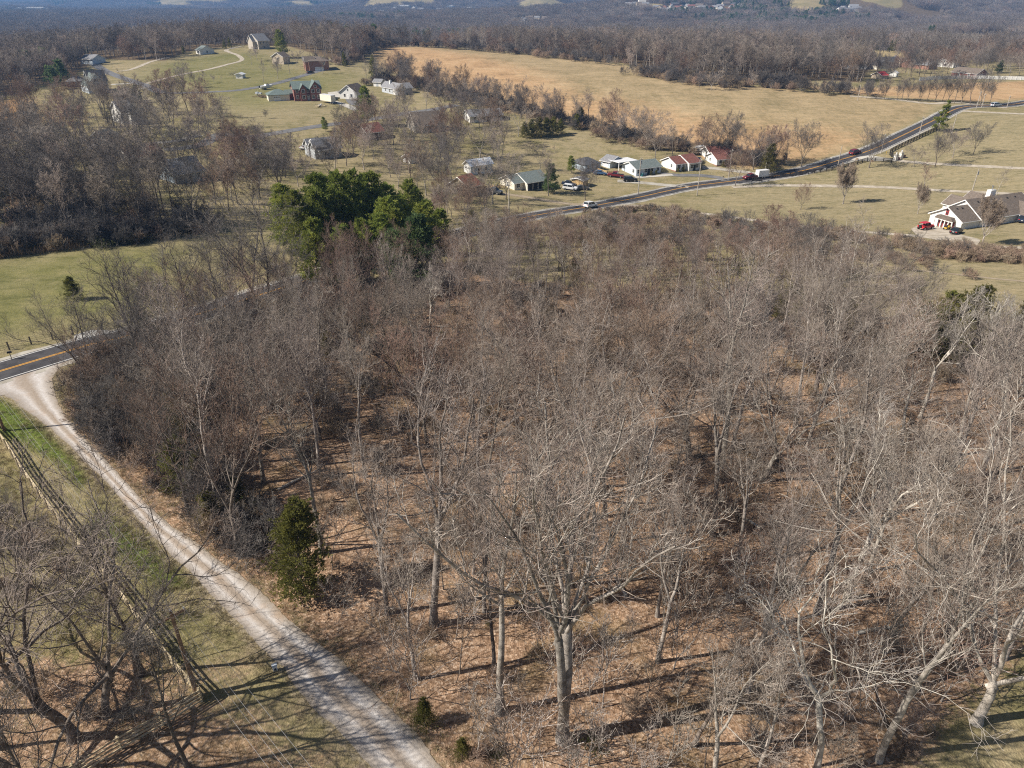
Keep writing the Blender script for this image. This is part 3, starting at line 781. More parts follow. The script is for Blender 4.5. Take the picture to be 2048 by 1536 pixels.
T_SAP = [bare_tree("sapling", 71, 8, .055, 1, .25, 13, 6, 5, 0, (M_BARKD, M_TWIG), limb_len=.30, trop=.14, rmin=.007, k=(5, 4, 3, 3, 3), cat='sapling'),
         bare_tree("sapling", 72, 7, .05, 2, .2, 8, 6, 5, 0, (M_BARK, M_TWIG), limb_len=.36, trop=.12, fork=(8, 22), rmin=.007, k=(5, 4, 3, 3, 3), cat='sapling'),
         bare_tree("sapling", 73, 6, .045, 3, .12, 7, 6, 5, 0, (M_BARK, M_TWIGR), limb_len=.40, trop=.10, fork=(14, 36), rmin=.007, k=(5, 4, 3, 3, 3), cat='sapling')]
# kinds for the middle distance: the same habit with fewer, slightly stouter twigs
def mid(name, seed, H, tr, stems, clear, mats, **kw):
    d = dict(limb_len=.37, trop=.10, wig=.15, rmin=.022, k=(6, 4, 3, 3, 3)); d.update(kw)
    return bare_tree(name, seed, H, tr, stems, clear, 8, 6, 5, 3, mats, **d)
M_GREY = [mid("bare_tree", 81, 17, .24, 4, .24, GB, fork=(14, 36)), mid("bare_tree", 82, 18, .24, 1, .32, GB, limb_len=.34), mid("bare_tree", 83, 16, .25, 5, .2, DB, fork=(18, 42)), mid("bare_tree", 84, 18, .22, 3, .35, (M_BARKD, M_TWIG), fork=(10, 28))]
M_DRK = [M_GREY[2], mid('bare_tree', 88, 17, .23, 4, .26, DB, fork=(14, 36)), mid('bare_tree', 89, 16, .2, 1, .32, DB, limb_len=.36), M_GREY[3]]
M_REDT = [mid("bare_tree", 85, 12, .16, 4, .2, (M_BARKD, M_TWIGR), fork=(14, 36)), mid("bare_tree", 86, 11, .14, 1, .24, (M_BARK, M_TWIGR), limb_len=.36)]
M_PEAR = [bare_tree("pear_tree", 87, 9, .16, 6, .2, 10, 7, 6, 4, (M_BARK, M_TWIGT), limb_len=.36, trop=.20, fork=(10, 44), wig=.10, rmin=.016, k=(6, 4, 3, 3, 3))]
M_FARTW = mat("far_grey_twigs", (.19, .165, .155), (.33, .295, .275), .3, .95, 3, objvar=.3); M_FARTD = mat("far_dark_twigs", (.12, .105, .10), (.23, .20, .185), .3, .95, 3, objvar=.3)
# far kinds: whole crown in a few hundred slivers
def farkind(name, seed, H, stems, mats, rmin=.05, **kw):
    d = dict(limb_len=.38, trop=.09, wig=.15, rmin=rmin, k=(4, 3, 3, 3, 3), fork=(14, 40)); d.update(kw)
    return bare_tree(name, seed, H, .26, stems, .2, 7, 5, 4, 0, mats, **d)
F_GREY = [farkind("bare_tree", 91, 16, 4, (M_BARK, M_FARTW)), farkind("bare_tree", 92, 17, 3, (M_BARKD, M_FARTW)), farkind("bare_tree", 93, 15, 5, (M_BARK, M_TWIGR)), farkind("bare_tree", 94, 17, 4, (M_BARKD, M_FARTD))]
# evergreens
cone = lambda t: 1.0 * (1 - t) ** .8
T_PINE = [evergreen("pine_tree", 101, 17, .24, .2, lambda t: 5.0 * (1 - t) ** .5 * (.6 + .4 * min(1, t * 4)), 95, 20, .55, 7, (M_BARKD, M_PINE), up=.5, droop=.0),
          evergreen("pine_tree", 102, 18, .26, .15, lambda t: 5.4 * (1 - t) ** .5 * (.6 + .4 * min(1, t * 4)), 100, 20, .55, 7, (M_BARKD, M_PINE), up=.55, droop=.05)]
T_PINEB = [evergreen("pine_tree", 103, 12, .2, .06, lambda t: 4.2 * (1 - t) ** .5 * (.7 + .3 * min(1, t * 5)), 80, 18, .5, 7, (M_BARKD, M_PINEB), up=.5, droop=.05)]
T_CEDAR = [evergreen("cedar_tree", 111, 8, .12, .04, lambda t: 2.3 * (1 - t) ** .5 * (.55 + .45 * min(1, t * 4)) * (1 + .3 * math.sin(t * 37)), 120, 24, .19, 9, (M_BARKD, M_CEDAR), up=1.1, droop=.1, spread=.5),
           evergreen("cedar_tree", 112, 7, .12, .03, lambda t: 2.5 * (1 - t) ** .6 * (1 + .25 * math.sin(t * 29)), 115, 24, .2, 9, (M_BARKD, M_CEDAR), up=.8, droop=.1, spread=.55)]
T_WPINE = evergreen("pine_tree", 121, 14, .25, .12, lambda t: 3.6 * (1 - t) ** .65 * (.7 + .3 * math.sin(t * 26)), 46, 22, .6, 7, (M_BARKD, M_PINE), up=.25, droop=-.02)
F_CEDAR = [evergreen("cedar_tree", 131, 11, .15, .04, lambda t: 2.6 * (1 - t) ** .65, 40, 10, .7, 5, (M_BARKD, M_CEDAR), up=.7, droop=.1, w=.5)]
F_PINE = [evergreen("pine_tree", 132, 15, .2, .15, lambda t: 4.2 * (1 - t) ** .5, 40, 10, 1.0, 5, (M_BARKD, M_PINEB), up=.5, droop=.05, w=.5)]

def plant(kind, loc, h, label, group=None, rz=None, cat=None, tilt=.03):
    """copy a kind with its parts to a spot, h metres tall"""
    r_ = kind.copy(); COL.objects.link(r_)
    s = h / kind["hh"]
    r_.location = (loc[0], loc[1], (loc[2] if len(loc) > 2 else float(hgt(loc[0], loc[1]))) - .05)
    wv = s * float(R.uniform(.92, 1.1))
    r_.scale = (wv, wv, s)
    r_.rotation_euler = (float(R.normal(0, tilt)), float(R.normal(0, tilt)), float(R.uniform(0, 6.28)) if rz is None else rz)
    del r_["hh"]
    tag(r_, label, cat or kind["category"], group)
    for ch in kind.children:
        c = ch.copy(); COL.objects.link(c); c.parent = r_
    return r_

# ------------------------------------------------------------------ scatters of what nobody could count
def whole(kind, name):
    """a kind joined into one mesh, for scattering"""
    Vs, Fs, mi, n = [], [], [], 0; mats = []
    for q, ch in enumerate(kind.children):
        me = ch.data; m = len(me.vertices); k = np.empty(m * 3, np.float32); me.vertices.foreach_get("co", k)
        f = np.empty(len(me.loops), np.int32); me.loops.foreach_get("vertex_index", f)
        Vs.append(k.reshape(-1, 3)); Fs.append(f.reshape(-1, 4) + n); n += m
        mi.append(np.full(len(f) // 4, q)); mats.append(me.materials[0])
    return np.concatenate(Vs), np.concatenate(Fs), np.concatenate(mi), mats

def scatter(name, pts, rz, sc, idx, protos, label, tilt=0.05):
    """one object: pts (n,3) carry instances of the proto meshes"""
    col = bpy.data.collections.new(name + "_kinds")
    for i, me in enumerate(protos):
        o = bpy.data.objects.new("kind_%02d" % i, me); col.objects.link(o)
    me = new_mesh(name, pts, [], protos[0].materials[0])
    n = len(pts)
    def put(nm, ty, v, key): a = me.attributes.new(nm, ty, 'POINT'); a.data.foreach_set(key, v)
    rot = np.stack([R.normal(0, tilt, n), R.normal(0, tilt, n), rz], 1).astype(np.float32)
    put("rot", 'FLOAT_VECTOR', rot.ravel(), "vector")
    put("sc", 'FLOAT_VECTOR', np.asarray(sc, np.float32).reshape(n, -1).repeat(1 if np.ndim(sc) == 2 else 3, 1).ravel(), "vector")
    put("idx", 'INT', np.asarray(idx, np.int32), "value")
    ng = bpy.data.node_groups.new(name, 'GeometryNodeTree')
    ng.interface.new_socket("Geometry", in_out='INPUT', socket_type='NodeSocketGeometry')
    ng.interface.new_socket("Geometry", in_out='OUTPUT', socket_type='NodeSocketGeometry')
    N = ng.nodes; L = ng.links
    gi, go = N.new("NodeGroupInput"), N.new("NodeGroupOutput")
    ci = N.new("GeometryNodeCollectionInfo"); ci.inputs["Collection"].default_value = col
    ci.inputs["Separate Children"].default_value = True; ci.inputs["Reset Children"].default_value = True
    ip = N.new("GeometryNodeInstanceOnPoints"); ip.inputs["Pick Instance"].default_value = True
    def na(nm, ty):
        a = N.new("GeometryNodeInputNamedAttribute"); a.data_type = ty; a.inputs["Name"].default_value = nm
        return next(s for s in a.outputs if s.enabled and s.name == "Attribute")
    L.new(gi.outputs[0], ip.inputs["Points"]); L.new(ci.outputs[0], ip.inputs["Instance"])
    L.new(na("idx", 'INT'), ip.inputs["Instance Index"]); L.new(na("sc", 'FLOAT_VECTOR'), ip.inputs["Scale"])
    er = N.new("FunctionNodeEulerToRotation"); L.new(na("rot", 'FLOAT_VECTOR'), er.inputs[0]); L.new(er.outputs[0], ip.inputs["Rotation"])
    L.new(ip.outputs[0], go.inputs[0])
    o = obj(name, me); md = o.modifiers.new("scatter", 'NODES'); md.node_group = ng
    return setting(o, 'stuff', label)

def proto_mesh(kind, name):
    v, f, mi, ms = whole(kind, name)
    return new_mesh(name, v, f, ms, mi, smooth=True)

def grove(kinds, seed, n, size, hs=(.8, 1.15)):
    """a patch of n far trees as one mesh"""
    rng = np.random.default_rng(seed); W = [whole(k, "g") for k in kinds]
    mats = []; Vs = []; Fs = []; MI = []; c = 0
    g = int(math.ceil(math.sqrt(n))); cells = [(i, j) for i in range(g) for j in range(g)][:n]
    for (i, j) in cells:
        v, f, mi, ms = W[rng.integers(len(W))]
        a = rng.uniform(0, 6.28); s = rng.uniform(*hs); ca, sa = math.cos(a) * s, math.sin(a) * s
        x = ((i + rng.uniform(.1, .9)) / g - .5) * size; y = ((j + rng.uniform(.1, .9)) / g - .5) * size
        vv = np.stack([v[:, 0] * ca - v[:, 1] * sa + x, v[:, 0] * sa + v[:, 1] * ca + y, v[:, 2] * s], 1)
        for m in ms:
            if m not in mats: mats.append(m)
        remap = np.array([mats.index(m) for m in ms])
        Vs.append(vv); Fs.append(f + c); MI.append(remap[mi]); c += len(v)
    return new_mesh("grove", np.concatenate(Vs), np.concatenate(Fs), mats, np.concatenate(MI), smooth=True)

def sector_points(r0, r1, spacing, azm=47):
    """jittered points over the seen sector between two distances"""
    n = int(.5 * rad(2 * azm) * (r1 * r1 - r0 * r0) / spacing ** 2)
    r = np.sqrt(R.uniform(r0 * r0, r1 * r1, n)); a = np.radians(R.uniform(-azm, azm, n))
    return r * np.sin(a), r * np.cos(a)
def thin(x, y, d):
    """drop points closer than about d to an earlier one"""
    key = {}; keep = []
    for i in range(len(x)):
        c = (int(x[i] // d), int(y[i] // d))
        if c in key: continue
        key[c] = 1; keep.append(i)
    return np.array(keep, int)

FAR_HOLES = []   # (x, y, radius) kept free of far trees; houses add to it before the forest is made
def make_forest():
    protos = [proto_mesh(k, "far_tree") for k in M_GREY[:4]] + [proto_mesh(M_REDT[0], "far_tree")]
    n0 = len(protos); protos += [proto_mesh(k, "far_tree") for k in F_GREY] + [proto_mesh(F_PINE[0], "far_tree"), proto_mesh(F_CEDAR[0], "far_tree")]
    n1 = len(protos)
    protos += [grove(F_GREY, s, 14, 36) for s in (1, 2, 3)] + [grove(F_PINE + F_CEDAR + F_PINE + F_GREY[:1], 4, 13, 34)]
    XYZ, SC, IX = [], [], []
    for (r0, r1, sp, lo, hi, smin, smax) in ((180, 620, 7.2, 0, n0, .75, 1.1), (620, 1350, 8.6, n0, n1, .7, 1.05), (1350, 3600, 29, n1, n1 + 4, .75, 1.0), (3600, 9800, 62, n1, n1 + 4, 1.3, 1.9)):
        x, y = sector_points(r0, r1, sp * .72)
        k = thin(x, y, sp * .8); x, y = x[k], y[k]
        ok = inside(FOREST, x, y)
        for c in CLEARINGS: ok &= ~inside(c, x, y)
        for (hx, hy, hr) in FAR_HOLES: ok &= np.hypot(x - hx, y - hy) > hr
        x, y = x[ok], y[ok]
        # the valley is patchy: neighbourhoods and small fields open it up
        pat = np.sin(x / 95 + 2 * np.sin(y / 160)) + np.sin(y / 120 + 1.5 * np.sin(x / 210 + 1)) 
        ok = ~((pat > 1.45) & (np.hypot(x, y) > 800))
        x, y = x[ok], y[ok]
        n = len(x); ix = R.integers(lo, hi, n)
        if lo == n0:
            ever = (np.sin(x / 60 + 3) + np.sin(y / 75 + x / 140)) > 1.35
            ix = np.where(ever & (R.uniform(0, 1, n) < .45), R.integers(n1 - 2, n1, n), np.where(ix >= n1 - 2, n0 + R.integers(0, 4, n), ix))
        if lo == n1:
            ev = (np.sin(x / 170 + 2 * np.sin(y / 430)) + np.sin(y / 260 + x / 700)) > 1.15; ix = np.where(ev & (R.uniform(0, 1, n) < .55), n1 + 3, np.where(ix == n1 + 3, n1 + R.integers(0, 3, n), ix))
        XYZ.append(np.stack([x, y, hgt(x, y) - .1], 1)); IX.append(ix)
        s = R.uniform(smin, smax, n); SC.append(np.stack([s, s, s * R.uniform(.85, 1.1, n) * (.62 if smax > 1.3 else 1)], 1))
    kk = M_GREY[:4] + [M_REDT[0]]                        # the trees past the nearest three hundred
    ex = np.array([r[1][:2] for r in EXTRA]); xi = np.array([kk.index(r[0]) if r[0] in kk else R.integers(0, 5) for r in EXTRA]); xs = np.array([r[2] / kk[i]["hh"] for r, i in zip(EXTRA, xi)])
    XYZ.append(np.stack([ex[:, 0], ex[:, 1], hgt(ex[:, 0], ex[:, 1]) - .1], 1)); IX.append(xi); SC.append(np.stack([xs, xs, xs], 1))
    x, y = tl2[:, 0] + R.normal(0, 3, len(tl2)), tl2[:, 1] + R.normal(0, 3, len(tl2))
    XYZ.append(np.stack([x, y, hgt(x, y) - .1], 1)); IX.append(R.integers(0, 5, len(x))); SC.append(np.repeat(R.uniform(.7, 1.05, (len(x), 1)), 3, 1))
    P = np.concatenate(XYZ)
    print("forest instances", len(P))
    scatter("bare_forest", P, R.uniform(0, 6.28, len(P)), np.concatenate(SC), np.concatenate(IX), protos, "bare grey-brown winter forest filling the valley beyond the fields", .03)
# ------------------------------------------------------------------ buildings
M_SW = sidingmat("white_siding", (.80, .79, .76)); M_SB = sidingmat("pale_blue_siding", (.60, .68, .76)); M_SC = sidingmat("cream_siding", (.76, .71, .60))
M_SG = sidingmat("grey_siding", (.48, .51, .54)); M_SBL = sidingmat("blue_grey_siding", (.42, .50, .58)); M_ST = sidingmat("tan_siding", (.50, .42, .32))
M_BR = brickmat("red_brick", (.20, .055, .04), (.27, .08, .055), (.24, .20, .18)); M_BR2 = brickmat("orange_brick", (.33, .14, .085), (.25, .10, .065), (.34, .29, .25)); M_BRD = brickmat("brown_brick", (.17, .115, .085), (.13, .085, .065), (.22, .19, .17))
M_STONE = brickmat("pale_stone", (.52, .47, .40), (.42, .37, .31), (.5, .47, .42), .45, .2)
def shingle(n, a, b): return mat(n, a, b, 2.2, .95, 6, bump=.4, bscale=18)
M_RB = shingle("brown_shingles", (.13, .105, .085), (.19, .155, .13)); M_RM = shingle("maroon_shingles", (.15, .062, .05), (.23, .10, .08)); M_RG = shingle("grey_green_shingles", (.125, .15, .145), (.19, .22, .21))
M_RGR = shingle("grey_shingles", (.18, .18, .19), (.27, .27, .28)); M_RGN = shingle("green_roofing", (.115, .15, .14), (.165, .205, .19)); M_RD = shingle("dark_shingles", (.06, .06, .065), (.11, .11, .115)); M_RU = shingle("rusty_roofing", (.24, .09, .06), (.34, .16, .11))
M_RW = mat("white_metal_roof", (.68, .69, .70), (.80, .80, .80), .8, .4)
M_TRIM = mat("white_trim", (.80, .79, .77), rough=.5); M_GLASS = mat("window_glass", (.02, .026, .034), rough=.08, spec=.6)
M_REDP = mat("red_paint", (.34, .03, .03), (.42, .05, .045), 3, .6); M_DARK = mat("dark_parts_and_shade", (.03, .03, .032), rough=.8)  # near-black for doors and vents; also paints the porch shade
M_WOODY = mat("yellow_timber", (.42, .28, .12), (.58, .41, .20), 3, .85, bump=.3); M_WOODG = mat("weathered_timber", (.42, .34, .21), (.64, .53, .36), 2.5, .9, bump=.4, bscale=20)
M_METAL = mat("galvanised_metal", (.45, .46, .47), rough=.4, metal=.8)

def block_shapes(walls, roofs, fascia, b):
    x0, x1, y0, y1, e, rise, ridge, hip = b
    ov = .45; zb = -1.6
    if ridge == 'flat':
        walls.box(x0, x1, y0, y1, zb, e); roofs.box(x0 - .2, x1 + .2, y0 - .2, y1 + .2, e + .01, e + .2); return
    if ridge == 'y': a0, a1, c0, c1, ax = y0, y1, x0, x1, 'y'
    else: a0, a1, c0, c1, ax = x0, x1, y0, y1, 'x'
    m = (c0 + c1) / 2; s = rise / (m - c0)
    if hip:
        walls.box(x0, x1, y0, y1, zb, e)
        z0 = e + .02 - ov * s * .3; ins = min((c1 - c0) / 2, (a1 - a0) / 2 * .8)
        P = lambda a, c, z: (a, c, z) if ax == 'x' else (c, a, z)
        V = [P(a0 - ov, c0 - ov, z0), P(a1 + ov, c0 - ov, z0), P(a1 + ov, c1 + ov, z0), P(a0 - ov, c1 + ov, z0),
             P(a0 - ov, c0 - ov, z0 + .15), P(a1 + ov, c0 - ov, z0 + .15), P(a1 + ov, c1 + ov, z0 + .15), P(a0 - ov, c1 + ov, z0 + .15),
             P(a0 + ins, m, e + rise), P(a1 - ins, m, e + rise)]
        roofs.add(V, [(3, 2, 1, 0), (0, 1, 5, 4), (1, 2, 6, 5), (2, 3, 7, 6), (3, 0, 4, 7), (4, 5, 9, 8), (6, 7, 8, 9), (5, 6, 9), (7, 4, 8)])
        return
    walls.prism([(c0, zb), (c1, zb), (c1, e), (m, e + rise), (c0, e)], a0, a1, ax)
    g = .02; th = .17
    def half(dc0, dc1, lo, hi, dst, p0, p1):
        # one roof slope as a slab, ridge to eave
        for sg, ce in ((-1, c0), (1, c1)):
            ez = e - ov * s
            dst.prism([(m, e + rise + lo), (ce + sg * ov, ez + lo), (ce + sg * ov, ez + hi), (m, e + rise + hi)], p0, p1, ax)
    half(0, 0, g, g + th, roofs, a0 - ov, a1 + ov)
    half(0, 0, g - .12, g + th - .03, fascia, a0 - ov - .07, a0 - ov - .003)
    half(0, 0, g - .12, g + th - .03, fascia, a1 + ov + .003, a1 + ov + .07)
    for sg, ce in ((-1, c0), (1, c1)):      # gutters along the eaves
        ez = e - ov * s
        lo, hi = sorted((ce + sg * (ov + .003), ce + sg * (ov + .11)))
        if ax == 'x': fascia.box(a0 - ov, a1 + ov, lo, hi, ez - .02, ez + .13)
        else: fascia.box(lo, hi, a0 - ov, a1 + ov, ez - .02, ez + .13)

NRM = {'-x': (-1, 0), '+x': (1, 0), '-y': (0, -1), '+y': (0, 1)}
def panel(mb, face, p, u, z, w, h, d0, d1):
    """box on a wall plane at coordinate p, centred u along the wall"""
    lo, hi = (p + d0, p + d1) if face[0] == '+' else (p - d1, p - d0)
    if face[1] == 'x': mb.box(lo, hi, u - w / 2, u + w / 2, z, z + h)
    else: mb.box(u - w / 2, u + w / 2, lo, hi, z, z + h)
def window(root, face, p, u, z, w=1.0, h=1.3, frame=None, glass=None):
    a = MB(); panel(a, face, p, u, z, w + .24, h + .24, .002, .06)
    f = a.build("window", frame or M_TRIM, root)
    g = MB()
    n = 2 if w > .75 else 1
    for q in range(n):
        for r_ in range(2):
            panel(g, face, p, u - w / 2 + w * (q + .5) / n, z + .12 + h * r_ / 2 + .015, w / n - .05, h / 2 - .04, .03, .075)
    g.build("pane", glass or M_GLASS, f); return f
def door(root, face, p, u, w=1.0, h=2.1, m=None, name="door"):
    a = MB(); panel(a, face, p, u, 0, w + .2, h + .1, .002, .05); panel(a, face, p, u, .02, w, h, .05, .085)
    d = a.build(name, m or M_TRIM, root)
    if name == "garage_door":
        g = MB()
        for q in range(4): panel(g, face, p, u - w / 2 + w * (q + .5) / 4, h * .72, w / 4 - .15, .32, .086, .095)
        g.build("pane", M_GLASS, d)
    return d
def frame_of(A, B, C, W=None, L=None):
    a, b, c = G(*A), G(*B), G(*C)
    ex = Vector((c.x - b.x, c.y - b.y)); Lx = ex.length; ex /= Lx
    ey = Vector((-ex.y, ex.x)); wy = (a.x - b.x) * ey.x + (a.y - b.y) * ey.y
    return b, math.atan2(ex.y, ex.x), L or Lx, W or max(abs(wy), 4.5)
def house(name, label, A, B, C, eave, rise, wall, roof, W=None, L=None, ridge='x', hip=False, blocks=(), wins=(), doors=(), chimney=None, cat="house", hole=True, main=True, trim=None):
    """A-B is the end wall (x=0), B-C the long wall (y=0); blocks/wins/doors may use L and W as fractions via lambdas"""
    b, rz, L, W = frame_of(A, B, C, W, L)
    zc = min(float(hgt(b.x + dx * math.cos(rz) - dy * math.sin(rz), b.y + dx * math.sin(rz) + dy * math.cos(rz))) for dx in (0, L) for dy in (0, W))
    zb = (b.z + zc) / 2
    root = tag(empty(name, (b.x, b.y, zb), rz), label, cat)
    walls, roofs, fas = MB(), MB(), MB()
    bl = ([(0, L, 0, W, eave, rise, ridge, hip)] if main else []) + [f(L, W) for f in blocks]
    for k in bl: block_shapes(walls, roofs, fas, k)
    walls.build("wall", wall, root)
    rf = roofs.build("roof", roof, root)
    if fas.v: fas.build("fascia", trim or M_TRIM, root)
    for w in wins: window(root, *w(L, W))
    for d in doors: door(root, **d(L, W))
    if chimney:
        x, y, top = chimney(L, W)
        c = MB(); c.box(x - .45, x + .45, y - .35, y + .35, 1.5, top); c.box(x - .52, x + .52, y - .42, y + .42, top + .002, top + .18)
        ch = c.build("chimney", M_BR2 if wall in (M_BR, M_BR2, M_BRD) else M_TRIM, root)
        f = MB(); f.tube([(x, y, top + .18), (x, y, top + .55)], .13, 10); f.build("flue", M_METAL, ch)
    if hole: FAR_HOLES.append((b.x + L / 2 * math.cos(rz), b.y + L / 2 * math.sin(rz), max(L, W) * .7 + 2))
    return root, L, W
def wy(face, u, z=.9, w=1.0, h=1.3): return lambda L, W: (face, 0 if face == '-y' else W, u * L, z, w, h)
def wx(face, u, z=.9, w=1.0, h=1.3): return lambda L, W: (face, 0 if face == '-x' else L, u * W, z, w, h)
def dr(face, u, **k): return lambda L, W: dict(face=face, p={'-x': 0, '-y': 0, '+x': L, '+y': W}[face], u=u * (L if face[1] == 'y' else W), **k)

# the white house with brown roof at the right edge
root, L, W = house("white_house", "white sided house with brown roof and garage end at the right edge", (1861, 445), (1920, 459.5), (2010, 446), 2.6, 2.5, M_SW, M_RB, L=9.0, W=9.2,
    blocks=[lambda L, W: (6.5, 27, -.3, W + 1.5, 2.75, 3.5, 'x', False), lambda L, W: (12, 17.5, W + .5, W + 6, 2.61, 1.9, 'y', False), lambda L, W: (20, 25.5, W + 1, W + 6.5, 2.62, 2.0, 'y', False),
            lambda L, W: (20.5, 27.3, -6, 3, 2.63, 2.2, 'y', False)],
    wins=[lambda L, W: ('-x', 0, W / 2 + .1, 3.15, .6, .62, M_REDP), lambda L, W: ('-x', 0, W / 2 + .1, 3.98, .6, .55, M_REDP), lambda L, W: ('-y', -.3, 11, .9, 1.1, 1.4), lambda L, W: ('-y', -.3, 14, .9, 1.1, 1.4),
          lambda L, W: ('-y', -6, 22.4, .9, .8, 1.4, M_REDP), lambda L, W: ('-y', -6, 25, .9, .8, 1.4, M_REDP)])
c = MB(); c.box(17.2, 19.2, W - 2.6, W - 1.4, 4, 7.4); ch = c.build("chimney", M_TRIM, root); f = MB(); f.tube([(18.2, W - 2, 7.4), (18.2, W - 2, 8.3)], .16, 10); f.tube([(18.2, W - 2, 8.3), (18.2, W - 2, 8.45)], .28, 10); f.build("flue", M_METAL, ch)
pr = MB(); pr.prism([(1.6, 2.15), (7.0, 2.15), (6.3, 3.0), (2.3, 3.0)], -1.35, -.02, 'x'); pr.build("porch_roof", M_RB, root)
pt = MB(); pt.box(-1.42, -1.3, 1.5, 7.1, 2.0, 2.14); pt.build("porch_trim", M_TRIM, root)
for q in range(6):
    p = MB(); yy = 1.75 + q * 1.02; p.box(-1.28, -1.06, yy - .11, yy + .11, -.6, 2.0); p.build("column", M_TRIM, root)
for q in range(5):
    p = MB(); yy = 2.26 + q * 1.02; p.box(-.06, -.004, yy - .36, yy - .12, -.1, 1.95); p.box(-.06, -.004, yy + .12, yy + .36, -.1, 1.95); p.build("red_shutter", M_REDP, root)
    p = MB(); p.box(-.05, -.004, yy - .11, yy + .11, -.1, 1.9); p.build("porch_window", M_GLASS, root)
for q, (xx, t) in enumerate(((1.8, .3), (3.6, .3), (9.5, .25), (12.5, .25), (20.5, .3), (23.5, .3))):   # roof vents
    v = MB(); gy = W / 2 - .9 if xx < 7 else (W + 1.2) / 2 - 1.1
    zz = (2.6 + 2.5 * (gy / (W / 2))) if xx < 7 else 2.75 + 3.5 * ((gy + .3) / ((W + 1.8) / 2))
    v.box(xx - .18, xx + .18, gy - .2, gy + .2, zz, zz + .36); v.build("roof_vent", M_DARK, root)

# the row of houses along the road
def porch_posts(root, xs, y, h):
    for x in xs:
        p = MB(); p.box(x - .07, x + .07, y - .07, y + .07, -.3, h); p.build("porch_post", M_TRIM, root)
def brick_skirt(root, L, W):
    p = MB(); p.box(-.05, L + .05, -.05, W + .05, -1.5, .45); p.build("foundation", M_BR2, root)
root, L, W = house("white_house", "white house with maroon roof and brick base, nearer of the two maroon-roofed houses", (1320.6, 340), (1351, 344), (1393, 336.5), 2.75, 1.75, M_SW, M_RM, W=8.2,
    blocks=[lambda L, W: (L * .48, L, -1.6, W + .02, 2.95, 1.95, 'x', False)], wins=[wy('-y', .14, .9, 1.5, 1.4), wy('-y', .36, .9, 1.2, 1.4), wx('-x', .3, 1.2, .8, 1)],
    doors=[lambda L, W: dict(face='-y', p=0, u=L * .25, m=M_TRIM)])
brick_skirt(root, L, W); window(root, '-y', -1.6, L * .62, .9, 1.2, 1.3); window(root, '-y', -1.6, L * .86, .9, 1.2, 1.3); door(root, '-y', -1.6, L * .74, m=M_DARK)
root, L, W = house("white_house", "white gabled house with maroon roof beside the camper, farther maroon-roofed house", (1400, 327.5), (1433, 333), (1457, 330.5), 2.5, 1.7, M_SW, M_RM, W=8,
    blocks=[lambda L, W: (1.5, L + 6, W - 1.2, W + 7, 3.0, 2.0, 'x', False)], wins=[wy('-y', .3, .9, 1.2, 1.2), wy('-y', .75, .9, 1.2, 1.2), wx('-x', .6, 1.1, .8, 1)])
brick_skirt(root, L, W)
root, L, W = house("blue_house", "pale blue ranch house with grey-green roof by the pale walk", (1237, 350), (1272, 353), (1321, 345), 2.55, 1.7, M_SB, M_RG, W=8.6,
    wins=[wy('-y', .1, .8, 1.2, 1.4), wy('-y', .38, .9, 1.2, 1.2), wy('-y', .62, .9, 1.4, 1.2), wy('-y', .88, .9, 1.0, 1.2), wx('-x', .2, .9, .9, 1.2)], doors=[dr('-y', .5, m=M_DARK)])
root, L, W = house("grey_garage", "low garage with grey roof and white front beside the carport", (1196, 334.5), (1219.5, 337), (1229, 334.5), 2.3, 1.5, M_SB, M_RGR, L=7, ridge='y',
    doors=[lambda L, W: dict(face='-x', p=0, u=W * .5, w=2.6, h=2.0, name="garage_door")], cat="garage")
root, L, W = house("cream_house", "cream house with green-grey roof and long front porch by the dirt driveway", (1003, 375.5), (1029, 380.5), (1089, 375), 2.55, 1.75, M_SC, M_RG, W=8.2,
    blocks=[lambda L, W: (L * .3, L, -1.9, W + .02, 2.6, 2.1, 'x', False)], main=True, wins=[wy('-y', .12, .9, 1.3, 1.3), wx('-x', .5, 1.0, .8, 1.1)])
pd = MB(); pd.box(L * .32, L - .1, -1.96, -1.905, .0, 2.3); pd.build("painted_porch_shade", M_DARK, root)  # flat dark sheet on the solid front, painted as the shade inside the porch
porch_posts(root, [L * .31, L * .48, L * .65, L * .82, L * .98], -2.1, 2.5)
root, L, W = house("weathered_house", "weathered pale house under a rusty red roof among bare yard trees", (905, 388), (938, 393), (962, 388), 2.9, 2.6, M_ST, M_RU, W=8, wins=[wy('-y', .3), wy('-y', .75), wx('-x', .5)], doors=[dr('-y', .52, m=M_DARK)])
root, L, W = house("metal_shed", "white metal workshop with pale roof behind the rusty-roofed house", (915, 346.5), (942, 350), (985, 346), 3.2, 1.5, mat("shed_metal", (.62, .63, .63), (.74, .74, .73), .7, .5), M_RW, doors=[lambda L, W: dict(face='-x', p=0, u=W * .5, w=3, h=2.8, name="garage_door"), dr('-y', .4, m=M_DARK)], wins=[wy('-y', .7)], cat="workshop")
root, L, W = house("grey_house", "low house under a dark hipped roof behind the small dark pine", (1152, 341), (1170, 345), (1200, 340), 2.5, 1.9, M_SBL, M_RD, W=8, hip=True, wins=[wy('-y', .2), wy('-y', .5), wy('-y', .8)])
root, L, W = house("tan_shed", "orange-tan timber shed between the parked cars", (1152, 371), (1166, 374.5), (1172, 372.5), 2.2, .5, M_WOODY, M_RGR, L=3, cat="shed", doors=[dr('-x', .5, m=M_WOODY, w=1.4, h=1.8)])

